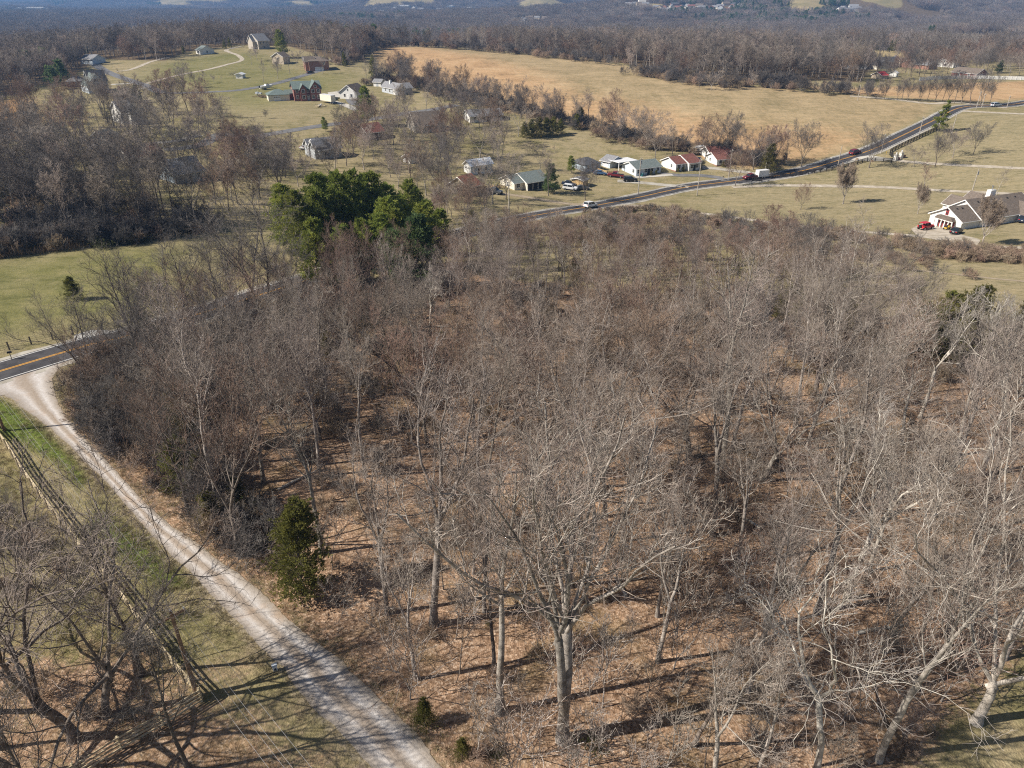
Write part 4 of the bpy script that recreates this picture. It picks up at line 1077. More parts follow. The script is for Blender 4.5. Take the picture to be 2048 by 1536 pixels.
# houses on the slopes
root, L, W = house("brick_house", "two-storey red brick house with green roof and twin front gables", (577, 196.5), (590, 202.5), (644, 200), 5.3, 2.7, M_BR, M_RGN, W=11,
    blocks=[lambda L, W: (L * .22, L * .45, -1.4, 5, 5.31, 2.0, 'y', False), lambda L, W: (L * .58, L * .98, -2.0, 6, 5.32, 3.2, 'y', False), lambda L, W: (-3, 1, 5, 10, 3.1, 1.2, 'x', False)], trim=M_RGN)
for u, y in ((.12, 0), (.335, -1.4), (.515, 0), (.68, -2), (.88, -2)):
    window(root, '-y', y, L * u, .9, 1.2 if y else .9, 1.5); window(root, '-y', y, L * u, 3.5, 1.3 if y else .9, 1.5)
window(root, '-y', -2, L * .78, 5.7, 1.0, 1.0); door(root, '-y', 0, L * .45 + .9, m=M_TRIM)
for u in (.3, .7): window(root, '-x', 0, W * u, 3.5, .9, 1.3)
w1, w2, w3 = MB(), MB(), MB(); block_shapes(w1, w2, w3, (-11.5, -1.8, 3.4, 12, 2.7, 2.1, 'x', True)); w1.build("garage_wall", M_SC, root); w2.build("garage_roof", M_RGN, root)
door(root, '-y', 3.4, -7.5, w=3, h=2.2, name="garage_door")
root, L, W = house("white_cottage", "small white gabled cottage with brown roof beside the tall pine", (691, 187.5), (713.5, 199), (733, 193), 3.2, 3.0, M_SW, M_RB, W=9, wins=[wx('-x', .3), wx('-x', .7), wx('-x', .5, 3.6, .7, .9), wy('-y', .5)], doors=[dr('-x', .5)])
root, L, W = house("white_house", "white house with grey-brown roof and white chimney below the tree line", (767, 183.5), (795, 191), (812, 189), 3.0, 2.2, M_SG, M_RGR, ridge='y', chimney=lambda L, W: (L * .35, W * .6, 6.0),
    wins=[wy('-y', .3), wy('-y', .7), wx('-x', .75), wx('-x', .5)], doors=[lambda L, W: dict(face='-x', p=0, u=W * .18, w=2.6, h=2.2, name="garage_door")], blocks=[lambda L, W: (L * .6, L + 5, 2, 9, 2.8, 2.0, 'x', False)])
house("garden_shed", "little grey and white shed left of the chimneyed white house", (751, 171.8), (762, 173.3), (769, 171.5), 2.3, 1.2, M_SW, M_RGR, ridge='y', L=4, cat="shed", doors=[dr('-x', .5, m=M_SG)])
house("brick_house", "orange brick house with brown hipped roof and white garage door up the hill", (594, 138), (619.5, 143), (637, 142), 5.6, 2.3, M_BR2, M_RB, hip=True, W=15, L=12, blocks=[lambda L, W: (-2.0, 4, 2, 6.2, 5.62, 2.0, 'x', False), lambda L, W: (-2.0, 4, 10, 14, 5.62, 2.0, 'x', False)],
      wins=[lambda L, W: ('-x', -2.0, 4.1, 3.6, 1.2, 1.4), lambda L, W: ('-x', -2.0, 12, 3.6, 1.2, 1.4), wx('-x', .52, 3.4), wy('-y', .75, 3.5)], doors=[lambda L, W: dict(face='-y', p=0, u=L * .5, w=5, h=2.3, name="garage_door")])
house("tan_house", "tan house half hidden by bare trees above the brick house", (556, 125), (568, 129), (581, 126), 4.5, 2.4, M_ST, M_RB, W=9, wins=[wx('-x', .5, 2.4), wy('-y', .3, 2.4), wy('-y', .7, 2.4)])
house("stone_house", "large pale stone house with grey roof on top of the green knoll", (500, 91), (518, 99), (540, 97), 5.8, 4.2, M_STONE, M_RGR, W=12, blocks=[lambda L, W: (-2.5, 3, 3, 9, 5.6, 3.4, 'x', False)], wins=[wx('-x', .15, 3.5), wx('-x', .85, 3.5), wy('-y', .2, 3.5), wy('-y', .5, 3.5), wy('-y', .8, 3.5), wy('-y', .5, .8)])
house("white_house", "long white house with pale green-grey roof left of the knoll top", (380, 108.5), (401, 109.5), (411, 108.5), 2.9, 2.4, M_SW, M_RG, ridge='y', L=10, wins=[wx('-x', .3), wx('-x', .7), wy('-y', .5)], doors=[dr('-x', .5, m=M_DARK)])
house("white_shed", "tiny white shed alone on the grassy hillside", (479, 156), (485.5, 157.3), (491, 155.5), 2.2, .7, M_SW, M_RW, cat="shed", hole=False, doors=[dr('-y', .5, m=M_SG)], L=4.5, W=4)
root, L, W = house("blue_house", "big pale blue gabled house with dark dormer roof beside the grey street", (173, 184), (179, 187.5), (219, 184.5), 3.6, 5.2, M_SB, M_RG, W=13, ridge='y', wins=[lambda L, W: ('-y', 0, L * .4, 5.2, .7, 1.2), lambda L, W: ('-y', 0, L * .48, 5.2, .7, 1.2), wy('-y', .2), wy('-y', .75), wx('-x', .5)])
d_ = MB(); block_shapes(d_, d2 := MB(), d3 := MB(), (L * .35, L + 2, W - 6, W + 3, 5, 4.6, 'x', False)); d_.build("wing_wall", M_SB, root); d2.build("wing_roof", M_RD, root); d3.build("fascia", M_TRIM, root)
house("brown_house", "brown brick house with a tan hipped roof behind bare trees", (222, 200), (228, 206), (265, 206.5), 3.3, 2.9, M_BRD, M_RB, W=10, hip=True, wins=[wy('-y', .2), wy('-y', .5), wy('-y', .8)], chimney=lambda L, W: (2, W * .4, 6.6))
house("grey_house", "long low house with blue-grey hipped roof left of the big blue house", (124, 172), (135, 175), (170, 174), 2.8, 2.5, M_BR2, M_RGR, W=10, hip=True, wins=[wy('-y', .2), wy('-y', .6)])
house("white_house", "white house with lit gables and grey roof deep among bare trees", (238, 238), (247, 249), (275, 246), 5, 3, M_SW, M_RGR, W=9, blocks=[lambda L, W: (2, 6.5, -3.5, 2, 4.6, 2.4, 'y', False)], wins=[wx('-x', .25, 3.2), wx('-x', .75, 3.2), wx('-x', .25, .8), wx('-x', .75, .8), wy('-y', .7, 3.2)])
house("grey_house", "grey-green roofed house showing between bare trees above the rust roof", (210, 296), (231, 304), (254, 297), 3, 3.4, M_SG, M_RG, W=10, wins=[wx('-x', .5), wy('-y', .4), wy('-y', .75)])
house("brown_house", "house with rust-brown roof and tall chimney among the trees", (250, 325), (264, 334), (330, 325), 2.9, 2.6, M_ST, M_RM, W=9, wins=[wy('-y', .2), wy('-y', .55), wy('-y', .85)], chimney=lambda L, W: (3.5, W * .5, 7))
house("blue_grey_house", "house with broad blue-grey roof just above the dark bare trees", (332, 352), (352, 368), (412, 361), 2.8, 3.2, M_SBL, M_RGR, W=11, wins=[wy('-y', .2), wy('-y', .5), wy('-y', .8), wx('-x', .5)])
house("grey_house", "grey house with white gabled dormers left of the white pickup", (627, 308), (640, 319), (684, 314), 3.2, 3.0, M_SG, M_RGR, W=9, blocks=[lambda L, W: (-1.2, 3, .8, 4, 4.4, 1.6, 'x', False), lambda L, W: (-1.2, 3, 5.2, 8.4, 4.4, 1.6, 'x', False)], wins=[lambda L, W: ('-x', -1.2, 2.4, 3, .9, 1.2), lambda L, W: ('-x', -1.2, 6.8, 3, .9, 1.2), wy('-y', .3), wy('-y', .7)])
house("brick_house", "tan brick house with steep gable and dark brown roof behind a bare tree", (812, 252), (832, 266.5), (887, 262), 3.0, 4.2, M_STONE, M_RB, W=9.5, wins=[wx('-x', .3), wx('-x', .7), wx('-x', .5, 3.8, .8, 1), wy('-y', .5)])
house("ranch_house", "long low ranch house with white gable and grey roof", (921, 241.5), (940, 246), (1005, 240.5), 2.6, 2.0, M_SW, M_RGR, W=9, wins=[wy('-y', .15), wy('-y', .4, .8, 1.8, 1.2), wy('-y', .7), wy('-y', .9), wx('-x', .5)], doors=[dr('-y', .55, m=M_DARK)])
house("brick_house", "low house with dark red roof hidden behind the tall green pine", (722, 273), (736, 281), (770, 276), 2.7, 2.6, M_BRD, M_RM, W=9, wins=[wy('-y', .3), wy('-y', .7)])
house("blue_house", "small pale blue house at the end of the street by the dark wood", (168, 127), (186, 129), (197, 127), 3, 2.5, M_SB, M_RGR, ridge='y', L=10, wins=[wx('-x', .3), wx('-x', .7)])
house("white_shed", "little white shed with dark side among the yard trees", (811, 325.5), (822, 328), (834, 325), 2.3, 1.1, M_SW, M_RD, cat="shed", W=3.5, doors=[dr('-x', .5, m=M_DARK)])
# houses across the lane at the upper right
house("brick_house", "red brick house with white garage behind the white fence", (1944, 156), (1951, 158), (1972, 156.8), 2.8, 2.4, M_BR, M_RB, ridge='y', W=16, doors=[lambda L, W: dict(face='-y', p=0, u=L * .35, w=4.5, h=2.2, name="garage_door")], wins=[wx('-x', .3), wx('-x', .7)])
house("brick_house", "brick house with white gable and dark roof among the upper right trees", (1843, 137.5), (1856, 139.5), (1873, 138), 2.8, 2.3, M_BR2, M_RGR, ridge='y', W=12, wins=[wy('-y', .3), wy('-y', .7)], chimney=lambda L, W: (L * .5, W * .4, 6.2))
house("brick_house", "brick house with grey roof left of the dark-roofed brick house", (1821, 134), (1829, 136.5), (1842, 134.5), 2.8, 2.2, M_BR2, M_RGR, W=10, wins=[wy('-y', .3), wy('-y', .7)])
house("white_house", "white house with green roof deep in the upper right trees", (1895, 132), (1906, 135.5), (1922, 133), 4, 2.4, M_SW, M_RGN, W=11, wins=[wy('-y', .3), wy('-y', .7), wx('-x', .5)])
house("red_shed", "little shed with bright red roof in the upper right trees", (1759, 157), (1763, 158.6), (1775, 158), 2.0, 1.6, M_ST, mat("red_roofing", (.42, .05, .05), (.52, .08, .07), 1, .5), W=7, cat="shed")
house("white_shed", "tiny white shed beside the red-roofed shed", (1789, 153), (1792, 154), (1795, 153.4), 2.2, 1, M_SW, M_RW, cat="shed", W=4)
house("ranch_house", "wide grey-roofed ranch house in the wood clearing past the golden field", (1141, 84), (1150, 86.2), (1179, 85), 3, 3.2, M_ST, M_RGR, W=12, hip=True, wins=[wy('-y', .3), wy('-y', .7)])

# distant neighbourhoods: every house its own object
def far_house_mesh(wm, rm, L, W, e, r_):
    a, b, c = MB(), MB(), MB(); block_shapes(a, b, c, (-L / 2, L / 2, -W / 2, W / 2, e, r_, 'x', False))
    V = a.v + b.v; F = a.f + [tuple(i + len(a.v) for i in f) for f in b.f]
    return new_mesh("far_house", np.array(V), F, [wm, rm], [0] * len(a.f) + [1] * len(b.f))
FH = [far_house_mesh(M_SW, M_RGR, 15, 10, 5, 3), far_house_mesh(M_ST, M_RB, 16, 11, 5, 3.5), far_house_mesh(M_BR2, M_RD, 17, 10, 4, 3), far_house_mesh(M_SC, M_RGR, 13, 9, 3.2, 3), far_house_mesh(M_SG, M_RM, 15, 10, 4.5, 3)]
FB = [far_house_mesh(M_SW, M_RW, 46, 22, 7, 1), far_house_mesh(M_SG, M_RW, 34, 18, 6, 1)]
def cluster(px0, px1, py0, py1, n, label, group, kinds=FH, big=1.0, cat="house"):
    for i in range(n):
        p = G(px0 + (px1 - px0) * (i + random.uniform(.1, .9)) / n, random.uniform(py0, py1))
        o = obj("house", kinds[random.randrange(len(kinds))]); o.location = p; o.rotation_euler = (0, 0, random.uniform(-.5, .5) + random.choice((0, 1.57)))
        o.scale = (big,) * 3
        tag(o, label, cat, group); FAR_HOLES.append((p.x, p.y, 16 * big + 6))
        # the yard in front is open
        FAR_HOLES.append((p.x * .985, p.y * .985, 12 * big + 4))
cluster(1255, 1480, 11, 24, 34, "house in the hillside neighbourhood on the far ridge", "houses of the hillside neighbourhood", big=1.15)
cluster(1028, 1125, 37, 48, 15, "pale house in the distant neighbourhood right of the tan hill", "houses of the neighbourhood below the tan hill", [FH[0], FH[3], FH[1]])
cluster(1370, 1440, 60, 76, 6, "house among the trees below the hillside neighbourhood", "houses among the trees of the far valley")
cluster(1676, 1715, 18, 27, 5, "white house on the pale clearing of the far right ridge", "white houses on the far right ridge", [FH[0], FH[3]], 1.3)
cluster(1760, 1850, 44, 56, 9, "house strung along the far right woodland", "houses along the far right woodland")
cluster(1930, 2040, 34, 64, 6, "house scattered at the far right edge of the valley", "houses at the far right edge")
cluster(760, 1010, 16, 30, 14, "pale building in the hazy town along the horizon", "buildings of the hazy town", [FH[0], FH[3], FB[1]], 1.5)
cluster(525, 640, 20, 30, 7, "white building in the hazy valley above the green knoll", "white buildings above the knoll", [FH[0], FB[1]], 1.3)
cluster(5, 110, 20, 36, 7, "long white roofed building in the haze at the upper left", "long buildings at the upper left", FB, 1.2, "building")
cluster(225, 250, 22, 27, 2, "white building standing alone in the hazy left valley", "white buildings of the left valley", [FB[1]], 1.1, "building")
cluster(1700, 1800, 128, 142, 5, "low house among trees at the upper right", "low houses among the upper right trees", [FH[2], FH[3], FH[4]], .9)
# white tower house on the ridge top
t_ = MB(); t_.box(-9, 9, -7, 7, -2, 14); t_.box(-9.6, 9.6, -7.6, 7.6, 14.01, 15); p = G(1284, 8)
o = t_.build("water_tank", M_TRIM); o.location = p; tag(o, "squat white tank building on top of the far ridge", "tank")
# ------------------------------------------------------------------ vehicles
def paint(n, c, rough=.3): return mat(n, c, rough=rough, spec=.6)
P_MAROON = paint("maroon_car_paint", (.16, .015, .025)); P_RED = paint("red_car_paint", (.55, .02, .03)); P_BLACK = paint("black_car_paint", (.012, .013, .017)); P_WHITE = paint("white_car_paint", (.78, .78, .78))
P_SILVER = paint("silver_car_paint", (.50, .54, .58), .35); P_BLUE = paint("blue_car_paint", (.05, .12, .25)); P_GREYC = paint("dark_grey_car_paint", (.06, .065, .07)); P_NAVY = paint("navy_car_paint", (.02, .03, .06))
M_TYRE = mat("tyre_rubber", (.018, .018, .018), rough=.9); M_RIM = mat("wheel_rim", (.45, .45, .46), rough=.35, metal=.7)
M_LAMP = mat("headlight_glass", (.75, .75, .72), rough=.15); M_TAIL = mat("tail_light", (.45, .02, .02), rough=.2); M_PLATE = mat("number_plate", (.7, .7, .68), rough=.4); M_CHASSIS = mat("chassis_black", (.02, .02, .02), rough=.7)

def wheels(root, xs, w, r, width=.22):
    for x in xs:
        for s in (-1, 1):
            t = MB(); t.disc((x, s * (w / 2 - width / 2 + .02), r), r, width, 'y', 18); o = t.build("wheel", M_TYRE, root, smooth=False)
            h = MB(); h.disc((x, s * (w / 2 + .025), r), r * .6, .03, 'y', 14); h.build("rim", M_RIM, o)

CARS = {  # lower body side outline (x,z), glasshouse outline, length, width, wheel radius
    'sedan': ([(-2.3, .35), (2.3, .35), (2.38, .55), (2.3, .78), (1.1, .95), (-1.55, 1.0), (-2.3, .95), (-2.38, .6)], [(-1.75, .97), (1.15, .94), (.35, 1.44), (-.95, 1.46)], 1.80, .33, (-1.38, 1.42)),
    'suv': ([(-2.35, .4), (2.35, .4), (2.42, .7), (2.3, 1.0), (1.25, 1.12), (-2.3, 1.15), (-2.4, .7)], [(-2.3, 1.12), (1.25, 1.1), (.55, 1.76), (-2.0, 1.80)], 1.92, .37, (-1.42, 1.45)),
    'pickup': ([(-2.85, .5), (2.8, .5), (2.88, .8), (2.75, 1.12), (1.5, 1.2), (-.85, 1.22), (-.85, 1.12), (-2.85, 1.12)], [(-.8, 1.2), (1.5, 1.18), (.8, 1.84), (-.55, 1.86)], 1.98, .40, (-1.85, 1.75)),
}
def car(name, label, at, toward, kind, pm, cat, roof=None, dz=0):
    p = G(*at); q = G(*toward)
    rz = math.atan2(q.y - p.y, q.x - p.x)
    lo, up, w, wr, ax = CARS[kind]
    # tilt with the ground under the wheels
    fwd = Vector((math.cos(rz), math.sin(rz)))
    za = float(hgt(p.x + fwd.x, p.y + fwd.y)); zb = float(hgt(p.x - fwd.x, p.y - fwd.y))
    root = tag(empty(name, (p.x, p.y, p.z + .07 + dz), rz), label, cat)
    root.rotation_euler = (0, -math.atan2(za - zb, 2), rz)
    b = MB(); n = len(lo)
    tw = w / 2
    V = []
    for y, k in ((-tw + .06, .97), (-tw, 1), (tw, 1), (tw - .06, .97)):
        for (x, z) in lo: V.append((x * k if abs(y) > tw - .01 else x * .985, y if k == 1 else y, z if k == 1 else .62 + (z - .62) * .9))
    # simple side-swept shell
    b.prism(lo, -tw, tw, 'y')
    ob = b.build("body", pm, root, bevel=.07)
    # cabin: posts and roof in paint, glass set into it
    g = MB(); ins = .14
    base = [(x, -tw + .04, z) for x, z in up[:2]] + [(x, tw - .04, z) for x, z in up[:2][::-1]]
    topv = [(x, -tw + ins + .05, z) for x, z in (up[3], up[2])] + [(x, tw - ins - .05, z) for x, z in (up[2], up[3])]
    g.add(base + topv, [(0, 1, 5, 4), (1, 2, 6, 5), (2, 3, 7, 6), (3, 0, 4, 7), (4, 5, 6, 7)]); g.build("window_glass", M_GLASS, root)
    rf = MB(); zt = up[2][1]; x3, x2 = up[3][0], up[2][0]
    rf.prism([(x3 - .06, zt - .03), (x2 + .06, zt - .05), (x2 - .1, zt + .05), (x3 + .1, zt + .07)], -tw + ins, tw - ins, 'y'); rf.build("roof", roof or pm, root)
    for s in (-1, 1):
        yb, yt = s * (tw - .05), s * (tw - ins - .06)
        for (xb, zb_), (xt, zt_) in ((up[0], up[3]), (up[1], up[2]), (((up[0][0] + up[1][0]) / 2 - .1, up[0][1]), ((up[3][0] + up[2][0]) / 2 - .1, up[2][1]))):
            ps = MB(); ps.tube([(xb, yb, zb_), (xt, yt, zt_)], .05, 6); ps.build("window_pillar", pm, root)
    wheels(root, ax, w, wr)
    xf = max(x for x, z in lo); xr = min(x for x, z in lo); zl = lo[2][1] if kind != 'pickup' else .85
    for s in (-1, 1):
        h = MB(); h.box(xf - .12, xf + .01, s * (tw - .32) - .17, s * (tw - .32) + .17, zl + .06, zl + .22); h.build("headlight", M_LAMP, root)
        h = MB(); h.box(xr - .01, xr + .1, s * (tw - .25) - .15, s * (tw - .25) + .15, zl + .1, zl + .28); h.build("tail_light", M_TAIL, root)
    u = MB(); u.box(xr - .03, xf + .03, -tw + .1, tw - .1, .3, .44); u.build("bumper", M_CHASSIS, root)
    pl = MB(); pl.box(xr - .035, xr - .005, -.2, .2, .62, .74); pl.build("number_plate", M_PLATE, root)
    if kind == 'pickup':
        bed = MB(); bed.box(-2.7, -.95, -tw + .12, tw - .12, 1.125, 1.16); bed.build("truck_bed", M_CHASSIS, root)
    return root

car("suv_car", "dark red car driving up the highway beside the golden field", (1709, 308), (1730, 301), 'suv', P_MAROON, "car")
car("pickup_truck", "dark red pickup truck towing a white box trailer on the highway", (1501, 358.2), (1470, 362.3), 'pickup', P_MAROON, "pickup truck")
car("parked_car", "black sedan parked in front of the white house at the right edge", (1911, 467), (1931, 458), 'sedan', P_BLACK, "car")
car("suv_car", "silver car at the bend of the highway far on the right", (1991, 213.2), (2012, 211.5), 'suv', P_SILVER, "car")
car("suv_car", "white SUV parked on the lawn left of the orange-tan shed", (1140, 380), (1156, 382), 'suv', P_WHITE, "car")
car("parked_car", "dark blue car parked just behind the white SUV", (1137, 371), (1152, 372.5), 'sedan', P_NAVY, "car")
car("parked_car", "dark grey car parked in front of the orange-tan shed", (1164, 379.5), (1180, 380), 'sedan', P_GREYC, "car")
car("pickup_truck", "dark maroon pickup beside the yellow timber fence of the blue house", (1231, 354.5), (1212, 352.5), 'pickup', P_MAROON, "pickup truck")
car("parked_car", "blue car half hidden left of the yellow timber fence", (1200, 349.5), (1215, 350.5), 'sedan', P_BLUE, "car")
car("suv_car", "small black SUV standing alone on the lawn near the road", (1260, 363), (1275, 363), 'suv', P_BLACK, "car")
car("pickup_truck", "dark grey pickup parked beside the cream house under bare trees", (987, 387), (1003, 390), 'pickup', P_GREYC, "pickup truck")
car("parked_car", "black car parked between the two maroon-roofed houses", (1396, 324.5), (1398, 320), 'suv', P_BLACK, "car")
car("parked_car", "white car passing behind the bare brush on the highway", (1180, 415.2), (1200, 411.5), 'suv', P_WHITE, "car")
car("parked_car", "navy car on the concrete pad beside the white cottage", (684, 187.5), (694, 189), 'sedan', P_NAVY, "car")
car("parked_car", "white and blue car among the junk left of the red brick house", (544, 192.5), (554, 191.5), 'sedan', P_SILVER, "car")
car("parked_car", "dark blue car under the eave at the right end of the white house", (2044, 444), (2049, 436), 'suv', P_NAVY, "car")
car("parked_car", "dark car parked below the orange brick house", (621, 147), (629, 146), 'sedan', P_BLACK, "car")
car("pickup_truck", "white pickup parked left of the cream garden among grey trees", (612, 297), (620, 294), 'pickup', P_WHITE, "pickup truck")

# the red off-roader
p = G(1850, 459); q = G(1871, 456); root = tag(empty("jeep", (p.x, p.y, p.z + .06), math.atan2(q.y - p.y, q.x - p.x)), "bright red open-sided off-roader parked by the white house", "off-roader")
b = MB(); b.prism([(-1.95, .55), (1.0, .55), (1.05, .8), (1.95, .85), (1.98, 1.18), (.75, 1.25), (.7, 1.15), (-1.95, 1.15)], -.78, .78, 'y'); b.build("body", P_RED, root, bevel=.04)
for s in (-1, 1):
    for x in (-1.35, 1.4):
        f = MB(); f.prism([(x - .62, .78), (x - .42, 1.02), (x + .42, 1.02), (x + .62, .78), (x + .55, .76), (x + .38, .95), (x - .38, .95), (x - .55, .76)], s * .78 if s > 0 else -1.0, 1.0 if s > 0 else -.78, 'y'); f.build("fender", P_RED, root)
r_ = MB(); r_.box(-1.9, .45, -.76, .76, 1.84, 1.93); r_.build("roof", P_RED, root, bevel=.03)
c = MB()
for s in (-1, 1):
    for x0, x1 in ((-1.88, -1.85), (-.75, -.75), (.75, .42)): c.tube([(x0, s * .74, 1.15), (x1, s * .72, 1.85)], .045, 6)
c.build("roll_bar", P_BLACK, root)
w_ = MB(); w_.add([(.78, -.7, 1.2), (.78, .7, 1.2), (.46, .68, 1.83), (.46, -.68, 1.83)], [(0, 1, 2, 3), (3, 2, 1, 0)]); w_.build("windscreen", M_GLASS, root)
for s in (-1, 1):
    st = MB(); st.box(-.35, .15, s * .38 - .24, s * .38 + .24, .95, 1.25); st.box(-.45, -.3, s * .38 - .24, s * .38 + .24, 1.1, 1.7); st.build("seat", M_CHASSIS, root)
    h = MB(); h.disc((1.97, s * .5, 1.0), .1, .05, 'x', 12); h.build("headlight", M_LAMP, root)
wheels(root, (-1.35, 1.4), 1.95, .45, .3); sp = MB(); sp.disc((-2.1, 0, 1.0), .43, .26, 'x', 18); sp.build("spare_wheel", M_TYRE, root)
bm_ = MB(); bm_.box(1.98, 2.15, -.75, .75, .58, .75); bm_.build("bumper", P_BLACK, root)

# box trailer behind the pickup
def box_trailer(name, label, at, toward, L, W, H, m, axles, zf=.55, cat="trailer", drawbar=True):
    p = G(*at); q = G(*toward); root = tag(empty(name, (p.x, p.y, p.z + .07), math.atan2(q.y - p.y, q.x - p.x)), label, cat)
    b = MB(); b.box(-L / 2, L / 2, -W / 2, W / 2, zf, zf + H); b.build("body", m, root, bevel=.05)
    e = MB(); e.box(-L / 2 - .03, L / 2 + .03, -W / 2 - .03, W / 2 + .03, zf + H + .002, zf + H + .07); e.build("roof", P_WHITE, root)
    d = MB(); d.box(-L / 2 - .03, -L / 2 - .003, -W / 2 + .12, -.02, zf + .1, zf + H - .1); d.box(-L / 2 - .03, -L / 2 - .003, .02, W / 2 - .12, zf + .1, zf + H - .1); d.build("rear_door", m, root)
    if drawbar:
        t = MB(); t.tube([(L / 2, 0, zf), (L / 2 + 1.2, 0, zf - .05)], .06, 6); t.build("drawbar", M_CHASSIS, root)
    wheels(root, axles, W * .98, .36)
    return root
box_trailer("box_trailer", "white box trailer towed behind the dark red pickup", (1523, 355.8), (1500, 358.4), 4.2, 2.1, 2.1, P_WHITE, (-.5, .35))
M_TRL = mat("cream_trailer_panels", (.70, .64, .52), (.78, .73, .62), .8, .55)
p0, p1 = G(645, 204), G(668, 208.2)
box_trailer("semi_trailer", "long cream box trailer standing beside the red brick house", (656.5, 206.2), (645, 204), (p1 - p0).length, 2.5, 2.7, M_TRL, (-5, -3.8), .9, drawbar=False)

# travel trailer behind the maroon-roofed houses
p = G(1401, 308); q = G(1388, 308.5); root = tag(empty("camper_trailer", (p.x, p.y, p.z + .05), math.atan2(q.y - p.y, q.x - p.x)), "white and grey camper trailer behind the maroon-roofed houses", "camper")
b = MB(); b.prism([(-3.3, .5), (3.0, .5), (3.45, 1.1), (3.2, 2.3), (2.5, 2.9), (-3.2, 2.95), (-3.4, 2.4)], -1.2, 1.2, 'y'); b.build("body", P_WHITE, root, bevel=.08)
for s in (-1, 1):
    g = MB(); g.box(-2.9, 3.0, s * 1.21 - .012, s * 1.21 + .012, 1.0, 1.35); g.build("side_stripe", P_GREYC, root)
    for x in (-2.2, -.2, 1.8):
        g = MB(); g.box(x - .45, x + .45, s * 1.215 - .015, s * 1.215 + .015, 1.6, 2.2); g.build("window", M_GLASS, root)
g = MB(); g.box(.6, 1.2, -1.24, -1.2, .6, 2.5); g.build("door", P_SILVER, root)
g = MB(); g.box(-.4, .5, -.4, .4, 2.95, 3.2); g.build("roof_unit", P_SILVER, root); g = MB(); g.tube([(3.3, 0, .6), (4.6, 0, .5)], .07, 6); g.build("drawbar", M_CHASSIS, root)
wheels(root, (-.6, .3), 2.3, .36)

# boat on its trailer, and yard trailers
p = G(533, 178.5); q = G(552, 176.5); root = tag(empty("motor_boat", (p.x, p.y, p.z + .05), math.atan2(q.y - p.y, q.x - p.x)), "white motor boat on a trailer above the red brick house", "boat")
V = []; F = []
st_ = [(-3.6, 1.1), (-1.5, 1.25), (1.2, 1.15), (2.8, .7), (4.0, .03)]
for x, wv in st_:
    k = .45 + max(0, x - 1) * .22
    V += [(x, -wv, 1.7 + max(0, x) * .09), (x, -wv * .7, k + .2), (x, 0, k), (x, wv * .7, k + .2), (x, wv, 1.7 + max(0, x) * .09)]
for i in range(4):
    for j in range(4): F.append((i * 5 + j, i * 5 + j + 1, i * 5 + j + 6, i * 5 + j + 5))
    F.append((i * 5 + 4, i * 5, i * 5 + 5, i * 5 + 9))
F.append((0, 1, 2, 3, 4)); F.append((20, 24, 23, 22, 21))
obj("hull", new_mesh("hull", np.array(V), F, P_WHITE), root)
c = MB(); c.prism([(-.8, 1.72), (1.9, 1.78), (1.2, 2.3), (-.3, 2.5)], -.8, .8, 'y'); c.build("cabin", P_WHITE, root)
c = MB(); c.add([(1.5, -.75, 2.12), (1.5, .75, 2.12), (.9, .7, 2.75), (.9, -.7, 2.75)], [(0, 1, 2, 3), (3, 2, 1, 0)]); c.build("windscreen", M_GLASS, root)
c = MB(); c.box(-4.1, -3.62, -.3, .3, .9, 2.0); c.build("outboard_motor", P_BLACK, root)
c = MB(); c.tube([(-3.4, -.8, .45), (4.6, 0, .5)], .06, 6); c.tube([(-3.4, .8, .45), (4.6, 0, .5)], .06, 6); c.build("trailer_frame", M_CHASSIS, root)
wheels(root, (-1.6, -.8), 2.2, .33)
def flat_trailer(label, at, toward, load=None, lm=None):
    p = G(*at); q = G(*toward); root = tag(empty("utility_trailer", (p.x, p.y, p.z + .03), math.atan2(q.y - p.y, q.x - p.x)), label, "trailer")
    b = MB(); b.box(-2, 2, -.95, .95, .5, .6); b.build("deck", M_WOODG, root)
    r_ = MB()
    for s in (-1, 1):
        r_.tube([(-2, s * .95, .95), (2, s * .95, .95)], .03, 5)
        for x in (-2, 0, 2): r_.tube([(x, s * .95, .6), (x, s * .95, .95)], .03, 5)
    r_.tube([(2, 0, .5), (3.3, 0, .45)], .05, 6); r_.build("frame", M_CHASSIS, root); wheels(root, (-.2,), 2.2, .33)
    if load:
        l = MB(); [l.box(*k) for k in load]; l.build("load", lm, root)
flat_trailer("low dark utility trailer on the lawn below the long cream trailer", (641, 214), (650, 213.5), [(-.6, .6, -.4, .4, .6, 1.0), (.3, .6, -.3, .3, 1.0, 1.4)], P_WHITE)
flat_trailer("utility trailer with pale scrap left of the white and blue car", (518, 190.5), (528, 191), [(-1.5, -.2, -.7, .5, .6, 1.5), (.2, 1.6, -.6, .6, .6, 1.2)], P_SILVER)
def wood_pile(label, at):
    p = G(*at); mb = MB()
    for i in range(26):
        a = random.uniform(0, 3.14); x, y = random.gauss(0, 1.1), random.gauss(0, .6); l = random.uniform(.8, 1.8)
        z = .15 + random.uniform(0, .6); mb.tube([(x - l * math.cos(a), y - l * math.sin(a), z), (x + l * math.cos(a), y + l * math.sin(a), z + random.uniform(-.1, .3))], random.uniform(.06, .13), 5)
    o = mb.build("scrap_pile", mat("scrap_timber", (.16, .10, .06), (.34, .25, .16), 2, .9)); o.location = p; tag(o, label, "scrap pile")
wood_pile("brown scrap heap between the yard trailer and the white and blue car", (527, 195))
wood_pile("timber heap against the side of the cream house", (994, 376))
